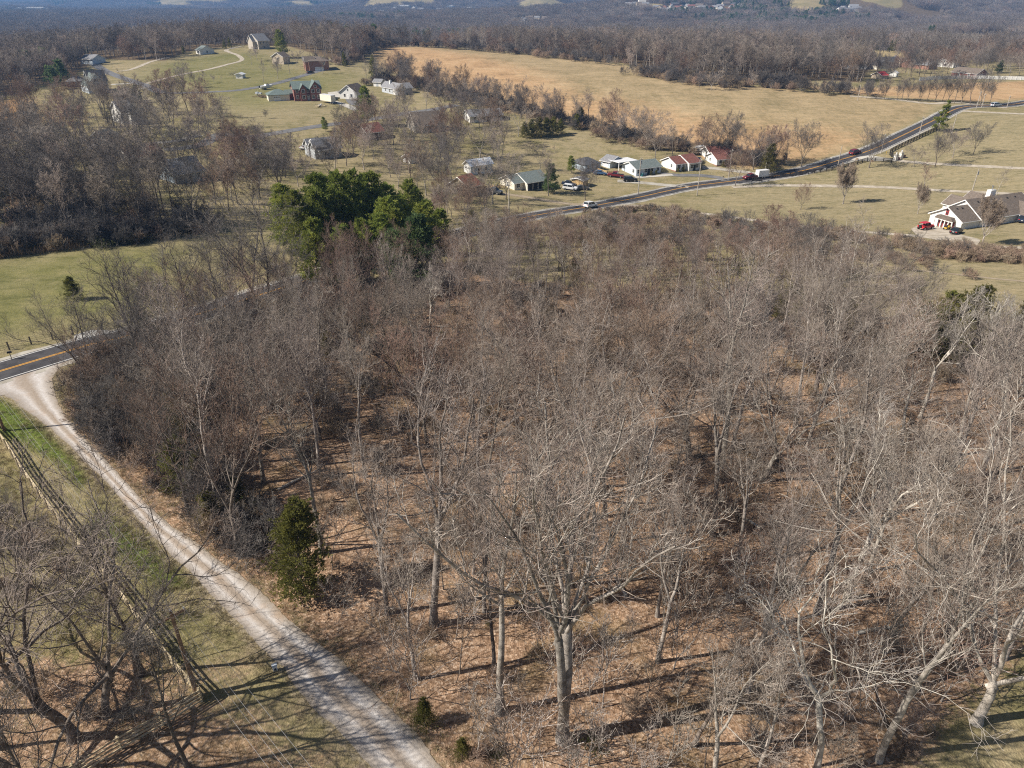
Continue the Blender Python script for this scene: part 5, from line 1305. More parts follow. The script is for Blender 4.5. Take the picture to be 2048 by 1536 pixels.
# yellow ride-on mower by the garage porch
p = G(1893, 459); root = tag(empty("ride_on_mower", (p.x, p.y, p.z + .04), .6), "yellow ride-on mower in front of the white garage porch", "mower")
M_YELP = paint("yellow_machine_paint", (.62, .38, .02))
b = MB(); b.prism([(-.9, .35), (.95, .35), (1.0, .85), (.15, .9), (.05, .55), (-.9, .6)], -.38, .38, 'y'); b.build("body", M_YELP, root, bevel=.04)
b = MB(); b.box(-.55, -.1, -.25, .25, .62, .8); b.box(-.65, -.5, -.25, .25, .75, 1.15); b.build("seat", M_CHASSIS, root)
b = MB(); b.tube([(.15, 0, .85), (.0, 0, 1.1)], .03, 6); b.disc((0, 0, 1.1), .2, .03, 'z', 14); b.build("steering_wheel", M_CHASSIS, root); wheels(root, (-.65, .7), 1.0, .28, .2)

# white flat-roofed carport beside the blue house
b_, rz_, L_, W_ = frame_of((1228, 337), (1237, 343), (1260, 339), 6, 8.5)
root = tag(empty("carport", b_, rz_), "white flat-roofed carport between the blue house and grey garage", "carport")
m_ = MB(); m_.box(-.3, L_, -.3, W_, 3.0, 3.18); m_.build("roof", M_RW, root)
for x in (0, L_ - .4):
    for y in (0, W_ - .4):
        m_ = MB(); m_.box(x - .1, x + .1, y - .1, y + .1, -.4, 2.998); m_.build("post", M_TRIM, root)

# ------------------------------------------------------------------ fences, gate, poles
def board_fence(name, label, px, m, post_gap=2.4, h=1.35, rails=4, rail_h=.13, pw=.07, cat="fence", world=None, wire=False):
    pts = world if world is not None else [tuple(G(*p)[:2]) for p in px]
    line = resamp(catmull(np.array(pts), .5), max(2, int(sum(np.hypot(*np.diff(np.array(pts), axis=0).T)) / post_gap) + 1))
    root = tag(empty(name, (line[0][0], line[0][1], float(hgt(*line[0])))), label, cat)
    o0 = np.array([line[0][0], line[0][1], float(hgt(*line[0]))])
    P = np.array([[x, y, float(hgt(x, y))] for x, y in line]) - o0
    post = MB(); rail = MB()
    for i, p in enumerate(P):
        post.box(p[0] - pw, p[0] + pw, p[1] - pw, p[1] + pw, p[2] - .3, p[2] + h + .06 * math.sin(i * 2.3))
    for a, b in zip(P[:-1], P[1:]):
        d = b - a; l = np.hypot(d[0], d[1]); n = np.array([-d[1], d[0], 0]) / l
        for k in range(rails):
            z = h * (k + .75) / (rails + .1); t = (.03 if m is M_WOODG else .022) if not wire else .012; o = n * (pw + t + .004)
            jz = random.uniform(-.02, .02)
            V = []
            for q in (a, b):
                for s in (-1, 1):
                    for u in (-1, 1): V.append(q + o + n * t * s + np.array([0, 0, z + jz + (rail_h if not wire else .02) / 2 * u]))
            rail.add(V, [(0, 1, 3, 2), (4, 6, 7, 5), (0, 4, 5, 1), (2, 3, 7, 6), (1, 5, 7, 3), (0, 2, 6, 4)])
    post.build("posts", m, root)["kind"] = "stuff"; rail.build("rails" if not wire else "wires", m, root)
    return root
M_BLKF = mat("black_fence_paint", (.02, .018, .016), (.04, .035, .03), 3, .8)
board_fence("board_fence", "weathered tan four-rail timber fence beside the gravel drive", [(-150, 790), (-60, 830), (0, 880), (50, 955), (110, 1037), (148, 1085), (220, 1172), (285, 1258), (330, 1318), (383, 1383), (404, 1402)], M_WOODG)
board_fence("board_fence", "weathered timber fence turning away from the drive at the leaning pole", [(404, 1403), (332, 1448), (240, 1500), (170, 1545), (60, 1610)], M_WOODG)
board_fence("wire_fence", "dark post and wire fence along the left pasture", [(-120, 738), (-60, 722), (0, 705), (60, 690), (96, 681), (118, 677), (147, 669)], mat("dark_fence_post", (.05, .042, .035), rough=.9), 2.6, 1.25, 4, wire=True)
board_fence("board_fence", "black board fence along the highway verge, lower stretch", [(1542, 357.5), (1602, 350.5), (1650, 343.5), (1691, 335.5), (1720, 327), (1734, 323)], M_BLKF, 2.4, 1.45, 4, .22, .1)
board_fence("board_fence", "short black board fence from the verge to the gate pillars", [(1734, 323.5), (1750, 323), (1768, 323.5), (1783, 324)], M_BLKF, 2.4, 1.4, 4, .22, .1)
board_fence("board_fence", "black board fence climbing beside the highway to the lone pine", [(1795, 317), (1781, 313), (1780, 306), (1790, 300), (1830, 280.5), (1872, 261), (1878, 259)], M_BLKF, 2.4, 1.45, 4, .22, .1)
board_fence("board_fence", "separate short black board panel beside the pale track", [(1504, 362.5), (1523, 363.5)], M_BLKF, 1.8, 1.3, 4, .22, .1)
board_fence("timber_fence", "yellow timber fence beside the blue house carport", [(1194, 345), (1215, 350.5), (1236, 350)], M_WOODY, 1.8, 1.5, 8, .17)
board_fence("white_fence", "long white fence in front of the upper right houses", [(1838, 162), (1868, 160), (1900, 158.5), (1943, 158), (1990, 159), (2060, 160.5)], M_TRIM, 2.4, 1.9, 5, .3)
board_fence("white_fence", "white fence behind the orange brick house on the hill", [(659, 123), (672, 126), (684, 131)], M_TRIM, 2.4, 1.6, 3, .16)

def gate_pillar(label, at):
    p = G(*at); root = tag(empty("gate_pillar", p, .4), label, "gate pillar")
    b = MB(); b.box(-.55, .55, -.55, .55, -.3, 1.9); b.build("pillar", mat("white_brick", (.62, .58, .52), (.78, .75, .70), 5, .9), root)
    b = MB(); b.box(-.68, .68, -.68, .68, 1.902, 2.05); b.box(-.5, .5, -.5, .5, 2.052, 2.2); b.build("cap", M_CONC, root)
    b = MB(); b.box(-.14, .14, -.14, .14, 2.202, 2.7); b.prism([(-.22, 2.702), (.22, 2.702), (0, 2.95)], -.2, .2, 'x'); b.build("lantern", P_WHITE, root)
    b = MB(); b.box(.56, 2.2, -.2, .2, -.3, 1.1); b.build("wing_wall", M_BR2, root)
gate_pillar("white brick gate pillar with lantern, nearer one beside the pale drive", (1790, 321.5))
gate_pillar("white brick gate pillar with lantern, farther one at the fence end", (1801, 316.5))
def mailbox(label, at, m=P_BLACK):
    p = G(*at); root = tag(empty("mailbox", p, random.uniform(0, 3)), label, "mailbox")
    b = MB(); b.box(-.05, .05, -.05, .05, -.2, 1.0); b.build("post", M_WOODG, root)
    b = MB(); b.prism([(-.12, 1.0), (.12, 1.0), (.12, 1.15), (.07, 1.24), (-.07, 1.24), (-.12, 1.15)], -.28, .28, 'x'); b.build("box", m, root)
mailbox("black mailbox on the far verge of the road at the left edge", (24, 719))
mailbox("dark mailbox at the end of the dark driveway beside the highway", (1446, 360))
mailbox("small black mailbox at the corner of the grey street", (276, 163))
p = G(551, 1341); root = tag(empty("utility_box", p, .5), "small white utility box standing in the leaves beside the gravel drive", "utility box")
b = MB(); b.box(-.16, .16, -.12, .12, -.1, .55); b.build("box", P_WHITE, root, bevel=.02); b = MB(); b.box(-.19, .19, -.15, .15, .552, .62); b.build("lid", P_SILVER, root)
b = MB(); b.box(-.08, .08, -.135, -.121, .15, .35); b.build("door_plate", P_GREYC, root)
for lab, at in (("yellow marker post beside the gate apron", (1772, 309)),):
    p = G(*at); b = MB(); b.tube([(0, 0, -.2), (0, 0, 1.1)], .06, 8); b.tube([(0, 0, 1.1), (0, 0, 1.3)], .075, 8); o = b.build("marker_post", M_YELP); o.location = p; tag(o, lab, "marker post")
def bin_(label, at, m):
    p = G(*at); root = tag(empty("wheelie_bin", p, random.uniform(0, 3)), label, "bin")
    b = MB(); b.add([(-.25, -.3, .08), (.25, -.3, .08), (.25, .3, .08), (-.25, .3, .08), (-.32, -.38, 1.0), (.32, -.38, 1.0), (.32, .38, 1.0), (-.32, .38, 1.0)], [(3, 2, 1, 0), (4, 5, 6, 7), (0, 1, 5, 4), (1, 2, 6, 5), (2, 3, 7, 6), (3, 0, 4, 7)]); b.build("body", m, root)
    b = MB(); b.prism([(-.4, 1.01), (.4, 1.01), (.34, 1.1), (-.34, 1.1)], -.34, .34, 'x'); b.build("lid", m, root); 
bin_("teal bin beside the front corner of the blue house", (1284, 353), mat("teal_plastic", (.02, .13, .15), rough=.5))
for i, at in enumerate(((1712, 319), (1744, 322.5))):
    p = G(*at); mb = MB()
    for k in range(7): mb.tube([(random.gauss(0, .35), random.gauss(0, .35), -.05), (random.gauss(0, .4), random.gauss(0, .4), random.uniform(.25, .5))], random.uniform(.15, .28), 6)
    o = mb.build("rock_pile", mat("brown_rock", (.22, .15, .09), (.38, .28, .19), 3, .95)); o.location = p; tag(o, ("brown rocks at the left corner of the gate apron", "brown rocks at the near edge of the gate apron")[i], "rocks")

M_POLE = mat("pole_timber", (.30, .27, .23), (.46, .42, .37), 2, .9, bump=.3); M_POLEB = mat("brown_pole_timber", (.20, .13, .08), (.33, .22, .14), 2, .9, bump=.3)
def utility_pole(label, base, top_row=None, h=None, transformer=False, arm=True, m=M_POLE, lamp=False, ang=.6, world=None):
    p = G(*base) if world is None else Vector((*world, float(hgt(*world))))
    h = h or tall(base[0], base[1], top_row)
    root = tag(empty("utility_pole", p, ang), label, "utility pole", "utility poles")
    b = MB(); b.tube([(0, 0, -.3), (0, 0, h)], .17, 10, .11); b.build("pole", m, root)
    if arm:
        b = MB(); b.box(-.9, .9, -.06, .06, h - .55, h - .42); b.build("crossarm", m, root)
        for x in (-.8, 0, .8):
            i_ = MB(); i_.tube([(x, 0, h - .418 if x else h), (x, 0, h - .24 if x else h + .16)], .05, 6); i_.build("insulator", M_TRIM, root)
    if transformer:
        b = MB(); b.tube([(.34, 0, h - 1.9), (.34, 0, h - .95)], .24, 12); b.tube([(.34, 0, h - .95), (.34, 0, h - .85)], .16, 10); b.build("transformer", P_SILVER, root)
    if lamp:
        b = MB(); b.tube([(0, 0, h - 1.2), (1.2, 0, h - .9)], .04, 6); b.tube([(1.15, 0, h - 1.02), (1.5, 0, h - .95)], .12, 8); b.build("lamp", P_SILVER, root)
    return root
utility_pole("pale utility pole on the verge left of the dirt driveway", (1018, 434.5), 367)
utility_pole("utility pole with transformer in front of the blue house", (1276, 388), 316, transformer=True)
utility_pole("utility pole beside the highway in front of the nearer maroon-roofed house", (1394, 391), 319)
utility_pole("leaning-looking utility pole left of the round cedar by the highway", (1457, 355), 299)
utility_pole("utility pole with lamp beside the round cedar at the highway", (1530, 344), 292, lamp=True)
utility_pole("utility pole on the verge right of the road sign, below the golden field", (1675, 335), 291, arm=False)
utility_pole("utility pole beside the gate apron", (1762, 307), 268.5)
utility_pole("utility pole left of the lone roadside pine", (1837, 273.5), 234)
utility_pole("utility pole right of the lone roadside pine", (1903, 267.5), 226, arm=False)
utility_pole("utility pole at the highway bend, nearer of the pair", (1952, 218.5), 183)
utility_pole("utility pole at the highway bend, farther of the pair", (1963, 215.5), 188)
utility_pole("utility pole on the crest lane of the golden field", (1715, 201), 169, arm=False)
utility_pole("thin utility pole right of the silver car", (2014, 214), 192)
utility_pole("tall pole with white transformer behind the white house", (1940, 396), 337, transformer=True, arm=False)
p = G(1692, 334); root = tag(empty("road_sign", p, .4), "small white road sign on the highway verge", "road sign"); b = MB(); b.tube([(0, 0, -.2), (0, 0, 2.0)], .035, 6); b.build("post", M_METAL, root); b = MB(); b.box(-.4, .4, -.06, -.035, 1.5, 2.1); b.build("panel", M_TRIM, root)
# the line over the drive
LINE = [(-58.5, 69), (-23.3, 35.2), (12, 1.3)]
hp = tall(397, 1399, 1222)
wp = G(397, 1399); wl = [(wp.x + (-36), wp.y + 35.5), (wp.x, wp.y), (wp.x + 35, wp.y - 34)]
d_ = math.atan2(-34.7, 35.5) + math.pi / 2
pole_main = utility_pole("brown timber utility pole at the corner of the tan fence", (397, 1399), 1222, m=M_POLEB, ang=d_)
utility_pole("brown timber utility pole past the left edge of the green strip", (0, 0), h=hp, m=M_POLEB, ang=d_, world=wl[0])
utility_pole("brown timber utility pole beside the lower end of the drive", (0, 0), h=hp, m=M_POLEB, ang=d_, world=wl[2])
M_WIRE = mat("power_wire", (.30, .30, .31), rough=.5)
cx, cy = math.cos(d_), math.sin(d_)
for off, zz, lab in ((-.8, -.24, "power wire on the drive side of the crossarms"), (.8, -.24, "power wire on the fence side of the crossarms"), (0, .16, "topmost power wire over the pole tops"), (0.12, -1.7, "lowest cable slung below the crossarms")):
    pts = []
    for (ax_, ay), (bx_, by) in zip(wl[:-1], wl[1:]):
        za, zb = float(hgt(ax_, ay)) + hp + zz, float(hgt(bx_, by)) + hp + zz
        for k in range(13):
            t = k / 12
            pts.append((ax_ + (bx_ - ax_) * t + cx * off, ay + (by - ay) * t + cy * off, za + (zb - za) * t - 4 * .75 * t * (1 - t)))
    mb = MB(); mb.tube([q for i, q in enumerate(pts) if i == 0 or (Vector(q) - Vector(pts[i - 1])).length > .01], .008, 5)
    o = mb.build("power_wire", M_WIRE); tag(o, lab, "power wire", "wires along the drive")
# ------------------------------------------------------------------ evergreens
def ever(kind, spots, label, group=None, cat=None):
    for i, s in enumerate(spots):
        bx, by, ty = s[:3]
        if kind is T_PINE or kind is T_PINEB:      # keep the trunks off the road
            h_ = tall(bx, by, ty); n_ = 0
            while n_ < 14 and dist_line(HIGHWAY[::3], np.array([G(bx, by).x]), np.array([G(bx, by).y]))[0] < 7:
                by += -3 if s[1] < 560 else 3; n_ += 1
        plant(kind[i % len(kind)] if isinstance(kind, list) else kind, G(bx, by), tall(bx, by, ty), s[3] if len(s) > 3 else label, group if len(s) < 4 else None, cat=cat)
ever(T_PINE, [(585, 512, 372), (612, 530, 380), (645, 518, 346), (668, 545, 392), (694, 528, 344), (722, 552, 420), (742, 515, 352), (770, 540, 398), (786, 505, 366), (815, 520, 392), (838, 498, 374), (866, 512, 402), (640, 560, 440), (632, 545, 410), (700, 560, 452), (855, 535, 432), (752, 500, 345), (800, 545, 420), (880, 530, 420), (845, 545, 410), (780, 560, 430), (740, 562, 440), (690, 572, 455), (820, 470, 360), (660, 495, 350), (715, 500, 345)],
     "yellow-green pine in the dense evergreen clump behind the wood", "pines of the evergreen clump")
ever(T_PINE, [(672, 585, 478, "bright yellow-green low pine at the front of the evergreen clump")], None)
ever(T_PINEB, [(838, 580, 436, "broad blue-green pine at the front right of the evergreen clump"), (800, 578, 462, "smaller blue-green pine left of the broad blue-green one")], None)
ever(T_CEDAR[:1], [(606, 1188, 1012, "tall olive cedar beside the gravel drive at the edge of the leaves")], None)
ever(T_CEDAR[1:], [(430, 1058, 984, "short bushy cedar left of the tall olive one along the drive"), (985, 494, 434, "bright cone-shaped cedar right of the pine clump"), (945, 462, 420, "dark cedar between the pine clump and the road"),
     (150, 600, 554, "dark round cedar at the edge of the left pasture"), (850, 1452, 1402, "small green cedar bush near the lower end of the drive"), (925, 1512, 1478, "tiny cedar seedling beside the lower end of the drive"), (1536, 345, 289, "round dark cedar beside the highway pole with lamp")], None)
ever(T_CEDAR, [(388, 905, 765), (370, 975, 880), (300, 690, 610), (330, 700, 640), (405, 985, 905), (660, 715, 665), (702, 720, 690), (480, 1010, 955), (1560, 640, 575), (1600, 655, 590), (1640, 650, 580), (1690, 660, 600), (1720, 640, 585), (1585, 615, 560), (1150, 560, 515)],
     "olive cedar half hidden among bare trees of the wood", "cedars inside the wood")
ever(T_CEDAR, [(1838, 700, 608), (1868, 705, 588), (1895, 690, 590), (1925, 700, 575), (1860, 720, 622), (1952, 715, 625), (2030, 690, 600), (1905, 720, 635), (1820, 715, 640), (1885, 712, 600)], "olive cedar in the evergreen thicket on the right edge of the wood", "cedars of the right thicket")
ever(T_CEDAR[1:], [(1050, 276, 244), (1063, 274, 240), (1078, 275, 235), (1092, 272, 236), (1108, 272, 234), (1120, 268, 238), (1152, 258, 228), (1160, 250, 215)], "dark cedar in the row left of the green pasture corner", "dark cedars by the pasture corner")
ever([T_WPINE], [(1876, 263, 201, "lone ragged pine standing beside the highway climb")], None)
ever(T_PINE, [(1143, 347, 312, "small dark pine beside the dark hipped roof"), (735, 251, 173, "tall green pine beside the white cottage"), (567, 116, 60, "big dark pine between the stone house and the tan house"), (651, 263, 234, "small round green tree on the slope above the grey street")], None)
ever(T_PINEB, [(1996, 146, 121, "green conifer behind the white fence at the upper right"), (276, 205, 171, "slim pine right of the brown hipped roof"), (1102, 386, 330, "dark ragged evergreen in the lawn beside the cream house")], None)
ever(F_PINE, [(45, 152, 108), (62, 158, 100), (80, 152, 104), (93, 150, 95), (100, 172, 130), (118, 178, 132), (132, 172, 118), (152, 128, 88), (176, 112, 88)], "dark green pine in the left grove above the blue gabled house", "pines of the left grove")
ever(F_CEDAR, [(690, 133, 105, "dark cedar right of the orange brick house"), (748, 155, 112, "narrow dark cedar at the corner of the golden field"), (1186, 80, 66, "dark tree beside the ranch house in the far clearing")], None)
ever(F_CEDAR, [(450, 98, 80), (460, 95, 76), (424, 106, 94), (368, 108, 92)], "dark cedar along the top of the green knoll", "cedars along the knoll top")
far_row = []
for i in range(34):
    x = 1512 + i * 8.9 + random.uniform(-3, 3); far_row.append((x, 100 + random.uniform(-3, 4) + (x - 1650) * .004, 79 + random.uniform(-4, 5)))
ever(F_CEDAR, far_row, "dark evergreen in the long row across the far valley", "dark evergreens of the far row")
# clipped and wild evergreen shrubs
ever(T_CEDAR[1:], [(1366, 343, 333), (1378, 341, 332), (1356, 344, 336)], "evergreen shrub under the porch of the nearer maroon-roofed house", "shrubs of the maroon-roofed house", "shrub")
ever(T_CEDAR[1:], [(1446, 334, 322), (1452, 332, 321)], "evergreen shrub in front of the farther maroon-roofed house", "shrubs of the farther house", "shrub")
ever(T_CEDAR[1:], [(1302, 351, 341), (1312, 349, 339)], "dark shrub below the windows of the blue house", "shrubs of the blue house", "shrub")

# ------------------------------------------------------------------ bare trees: requests first, the nearest 290 become things, the rest join the far wood
REQ = []
def want(kind, loc, h, label, group=None, rz=None, keep=False, tilt=.03): REQ.append((kind, loc, h, label, group, rz, keep, tilt))
def one(kind, bx, by, ty, label, rz=None, tilt=.03): want(kind, G(bx, by), tall(bx, by, ty), label, None, rz, True, tilt)
def many(kinds, spots, label, group):
    for i, (bx, by, ty) in enumerate(spots): want(kinds[i % len(kinds)], G(bx, by), tall(bx, by, ty), label, group)
def fill(kinds, px, n, hr, label, group, gap=5.0, avoid=(), world=None, prob=None):
    P = Gpoly(px) if world is None else world
    pts = []
    for _ in range(n * 60):
        x = random.uniform(P[:, 0].min(), P[:, 0].max()); y = random.uniform(P[:, 1].min(), P[:, 1].max())
        if len(pts) >= n: break
        if not inside(P, np.array([x]), np.array([y]))[0]: continue
        if any((x - a) ** 2 + (y - b) ** 2 < gap * gap for a, b in pts): continue
        if any((x - a) ** 2 + (y - b) ** 2 < c * c for a, b, c in avoid): continue
        if any((x - a) ** 2 + (y - b) ** 2 < (c * .62) ** 2 for a, b, c in FAR_HOLES): continue
        if dist_line(HIGHWAY[::4], np.array([x]), np.array([y]))[0] < 5.5: continue
        if inside(DRIVE_POLY[::6], np.array([x]), np.array([y]))[0]: continue
        pts.append((x, y)); h = hr(x, y) if callable(hr) else random.uniform(*hr)
        want(random.choice(kinds), (x, y), h, label, group)

one(T_HERO, 1125, 1480, 770, "huge grey tree with twin trunk and fanned limbs at the lower centre", 0.6, 0)
one(T_TALL[1], 1131, 1485, 860, "second trunk leaning against the huge grey tree", 2.0, .05)
one(T_TALL[0], 1000, 1425, 850, "straight grey tree just left of the huge twin-trunked tree", 1.0)
one(T_TALL[1], 868, 1250, 705, "tall grey tree with wide crown above the drive bend", 3.0)
one(T_TALL[2], 1438, 965, 455, "tall dark-stemmed tree rising right of the middle of the wood", .4)
one(T_PALE[0], 1692, 1198, 775, "slender pale-barked forked tree on the right", 2.2)
one(T_SPREAD[0], 1952, 1445, 820, "big spreading multi-trunked tree at the lower right", 4.3)
one(T_PALE[1], 1628, 1556, 1175, "white-barked crooked sycamore at the lower right edge", 1.3)
one(T_TALL[3], 1388, 1490, 1160, "leaning tree with drooping crown right of the huge tree", .2, .08)
one(T_SPREAD[1], 150, 1478, 975, "broad dark tree beside the lower left timber fence", 1.7)
one(T_SPREAD[1], 215, 1430, 1030, "dark forked tree just inside the timber fence", 4.0)
one(T_DARK[1], 285, 1350, 1030, "dark straight tree nearest the leaning pole fence corner", 2.0)
one(T_SPREAD[1], 30, 1560, 1080, "dark spreading tree at the lower left edge", .9)
one(T_SPREAD[1], 1060, 1000, 640, "round-crowned grey tree left of the wood middle", 2.9)
one(T_DARK[0], 430, 905, 560, "leaning dark multi-stemmed tree in the thicket beside the drive", 0.8)
one(T_DARK[1], 284, 738, 505, "tall dark tree standing at the road edge in front of the left pasture", 2.4)
one(T_DARK[1], 300, 728, 520, "second tall dark tree at the road edge, slightly thinner", 0.4)
one(T_DARK[0], 370, 655, 452, "dark open-crowned tree silhouetted on the left pasture", 5.2)
one(T_DARK[0], 520, 650, 372, "tall greenish-grey tree beside the left of the pine clump", 1.1)
one(T_DARK[1], 545, 640, 400, "tall dark tree right against the pine clump", 4.1)
one(T_RED[0], 712, 640, 448, "brown-twigged tree in front of the pine clump", 2.1)
one(T_SPREAD[0], 985, 690, 490, "wide grey tree behind the middle of the wood", 3.6)
one(T_SPREAD[0], 1640, 700, 455, "large forked tree at the far right edge of the wood", 5.0)
one(T_SPREAD[1], 1710, 680, 470, "leaning forked tree at the far right edge of the wood", 1.9)
one(T_DARK[0], 1818, 660, 505, "dark crooked tree against the pale field at the right", 3.3)
one(T_PALE[0], 1960, 950, 560, "pale crooked tree at the right edge", 5.6)
one(M_GREY[2], 1738, 336, 256, "gnarled bare tree beside the gate apron")
one(M_PEAR[0], 1686, 408, 334, "egg-shaped pale ornamental pear alone on the right lawn")
one(M_PEAR[0], 1964, 490, 404, "egg-shaped pale pear in front of the white house")
one(M_REDT[0], 1601, 420, 374, "small vase-shaped tree left of the ornamental pear")
one(M_PEAR[0], 1835, 428, 374, "pale young tree left of the white house")
one(M_REDT[1], 1846, 388, 324, "reddish maple on the right lawn")
one(M_REDT[0], 1470, 372.5, 303, "red-twigged maple beside the highway")
one(M_GREY[2], 1602, 333, 252, "broad bare tree at the corner of the golden field")
one(M_GREY[0], 1506, 339, 250, "tall pale tree left of the round cedar")
one(M_GREY[1], 1990, 396, 335, "thin bare tree behind the roof of the white house")
one(M_GREY[3], 1220 - 123, 392, 316, "bare yard tree right of the cream house porch")
one(M_GREY[0], 1080, 342, 285, "bare forked tree behind the cream house")
one(M_GREY[0], 985, 408, 300, "tall bare tree in front of the rusty-roofed house")
one(M_GREY[2], 1012, 399, 318, "multi-stemmed bare tree at the end of the cream house")
one(M_GREY[2], 1170, 400, 325, "dark bare tree in front of the orange-tan shed")
one(M_GREY[0], 1310, 317, 250, "tall bare tree behind the nearer maroon-roofed house")
one(M_GREY[3], 1345, 313, 248, "bare tree behind the white carport")
one(M_GREY[3], 737, 252, 190, "pale bare tree against the tall green pine")
many([M_GREY[0], M_GREY[2]], [(1827, 334, 288), (1870, 333, 266), (1905, 315, 253), (1946, 309, 249)], "bare round tree in the row on the lawn behind the gate", "lawn trees behind the gate")
many([M_GREY[2], M_GREY[3]], [(1733, 197.5, 164), (1753, 199, 160), (1763, 199, 170), (1768, 199, 155), (1794, 200, 164), (1804, 201, 154), (1814, 202, 160), (1836, 203, 154), (1840, 203, 165), (1853, 203.5, 160), (1870, 204, 150), (1884, 203, 160), (1895, 205, 150), (1908, 207, 152), (1922, 207, 155), (1940, 208.5, 148), (1960, 210, 146), (1980, 210, 168)],
     "bare tree in the row along the crest lane at the upper right", "trees along the crest lane")
many([M_GREY[0], M_GREY[2]], [(1322, 147, 115), (1350, 152, 120), (1384, 157, 120), (1398, 179, 148), (1422, 181, 140), (1459, 179, 135), (1507, 174, 140), (1518, 175, 136), (1260, 138, 97), (1270, 133, 97)], "bare oak standing at the crest edge of the golden field", "oaks at the golden field crest")
many([M_GREY[0], M_GREY[1]], [(368, 176, 122), (382, 170, 130), (392, 175, 140), (410, 168, 140), (428, 165, 148), (443, 163, 150), (467, 157, 142), (527, 164, 118), (556, 158, 112), (503, 130, 95), (516, 122, 92), (580, 148, 100), (594, 134, 100)], "bare young tree on the grassy slope of the knoll", "trees on the knoll slope")
many([M_REDT[1], M_REDT[0]], [(338, 158, 144), (265, 118, 92), (283, 118, 90), (432, 219, 200), (532, 237, 220)], "small reddish bare tree around the green knoll", "reddish trees around the knoll")
many([M_PEAR[0]], [(487, 95, 76), (646, 148, 108), (118, 150, 122)], "pale rounded ornamental tree near the hill houses", "pale trees near the hill houses")

# the brown wood
avoid = [(r[1][0], r[1][1], 3.4) for r in REQ]
CEDAR_GAP = [(*G(1875, 715)[:2], 7.5), (*G(1900, 790)[:2], 7), (*G(1920, 690)[:2], 6), (*G(600, 1195)[:2], 4.5), (*G(590, 1230)[:2], 3.5)]
YB = G(1100, 512).y
OPEN = [(*G(1000, 1510)[:2], 6.5), (*G(1160, 1545)[:2], 6.5), (*G(860, 1400)[:2], 5.5), (*G(700, 1330)[:2], 4), (*G(1260, 1420)[:2], 5)]
AV = lambda: [(r[1][0], r[1][1], 3.0) for r in REQ]
def wood_h(x, y):
    k = float(sstep(50, 98, np.array(y * 1.0)))
    return random.uniform(17, 23) * (1 - k) + random.uniform(9, 13.5) * k
INNER = Gpoly([(330, 1010), (520, 1165), (720, 1350), (930, 1530), (1000, 1640), (1560, 1640), (1850, 1500), (2080, 1300), (2300, 1150), (2300, 760), (2048, 700), (1800, 655), (1560, 615), (1250, 600), (1000, 570), (820, 590), (560, 640), (400, 760)])
NEARW = Gpoly([(760, 1330), (930, 1530), (1000, 1640), (1560, 1640), (1850, 1500), (2080, 1300), (2300, 1150), (2300, 960), (1400, 1000), (900, 1060), (560, 1120)])
FARW = Gpoly([(330, 1010), (480, 1120), (560, 1080), (900, 1050), (1400, 990), (2300, 950), (2300, 760), (2048, 700), (1800, 655), (1560, 615), (1250, 600), (1000, 570), (820, 590), (560, 640), (400, 760)])
fill(T_TALL, None, 24, (15, 22), "grey tree standing in the leaf litter of the near wood", "trees of the near wood", 7.0, AV() + OPEN, NEARW)
fill(T_TALL, None, 14, (11, 17), "slim grey tree between the larger trees of the near wood", "slim trees of the near wood", 4.6, AV() + OPEN[:2], NEARW)
fill(T_TALL + T_TALL + T_SPREAD + T_RED + T_RED + T_PALE[:1], None, 112, wood_h, "bare tree in the crowded middle of the brown wood", "trees in the middle of the brown wood", 4.7, AV() + CEDAR_GAP, FARW)
fill(T_DARK + T_RED[:1] + T_DARK, [(150, 750), (150, 850), (290, 990), (420, 1080), (470, 1000), (430, 800), (520, 900), (540, 800), (470, 700), (400, 680), (250, 690)], 34, (8, 13), "dark thicket tree between the road and the drive", "thicket trees beside the drive", 4.6, AV())
fill(T_RED + T_TALL[3:], [(860, 560), (1000, 560), (1250, 590), (1560, 605), (1760, 610), (1640, 540), (1450, 500), (1250, 482), (1080, 476), (930, 510)], 110, lambda x, y: random.uniform(7.5, 12) if y < YB else random.uniform(4, 6.5), "low reddish tree along the back edge of the wood", "reddish trees along the back edge", 3.8, AV())
fill(T_DARK, [(-200, 1480), (60, 1450), (330, 1480), (420, 1560), (300, 1700), (-300, 1700)], 3, (11, 14), "dark bare tree in the lower left corner", "dark trees of the lower left corner", 5.5, AV())
fill([T_DARK[1], T_RED[0]], [(0, 1010), (120, 1090), (250, 1230), (230, 1330), (0, 1330)], 3, (5, 7), "low bare tree crowding the timber fence", "low trees along the timber fence", 4, AV())
fill(T_DARK + M_GREY[2:3], [(420, 640), (560, 600), (700, 610), (820, 640), (760, 610), (620, 605), (470, 590)], 12, (6, 9), "dark bare tree at the foot of the pine clump", "dark trees below the pine clump", 4.5, AV())
fill(T_DARK + T_RED[:1], [(300, 705), (420, 605), (560, 600), (590, 612), (520, 690), (450, 700)], 26, (10, 15), "dark tree along the near side of the hidden road", "trees hiding the road", 4.4, AV())
fill(T_DARK + T_RED[:1], [(885, 560), (900, 512), (1000, 470), (1010, 515), (960, 560)], 12, (5, 8), "dark tree between the pine clump and the far road", "trees right of the pine clump", 4.2, AV())
fill(M_GREY + M_REDT[:1], [(1740, 168), (1740, 130), (1860, 118), (2060, 120), (2060, 156), (1940, 152), (1860, 160)], 90, (9, 14), "bare tree among the upper right houses", "trees among the upper right houses", 6, AV())
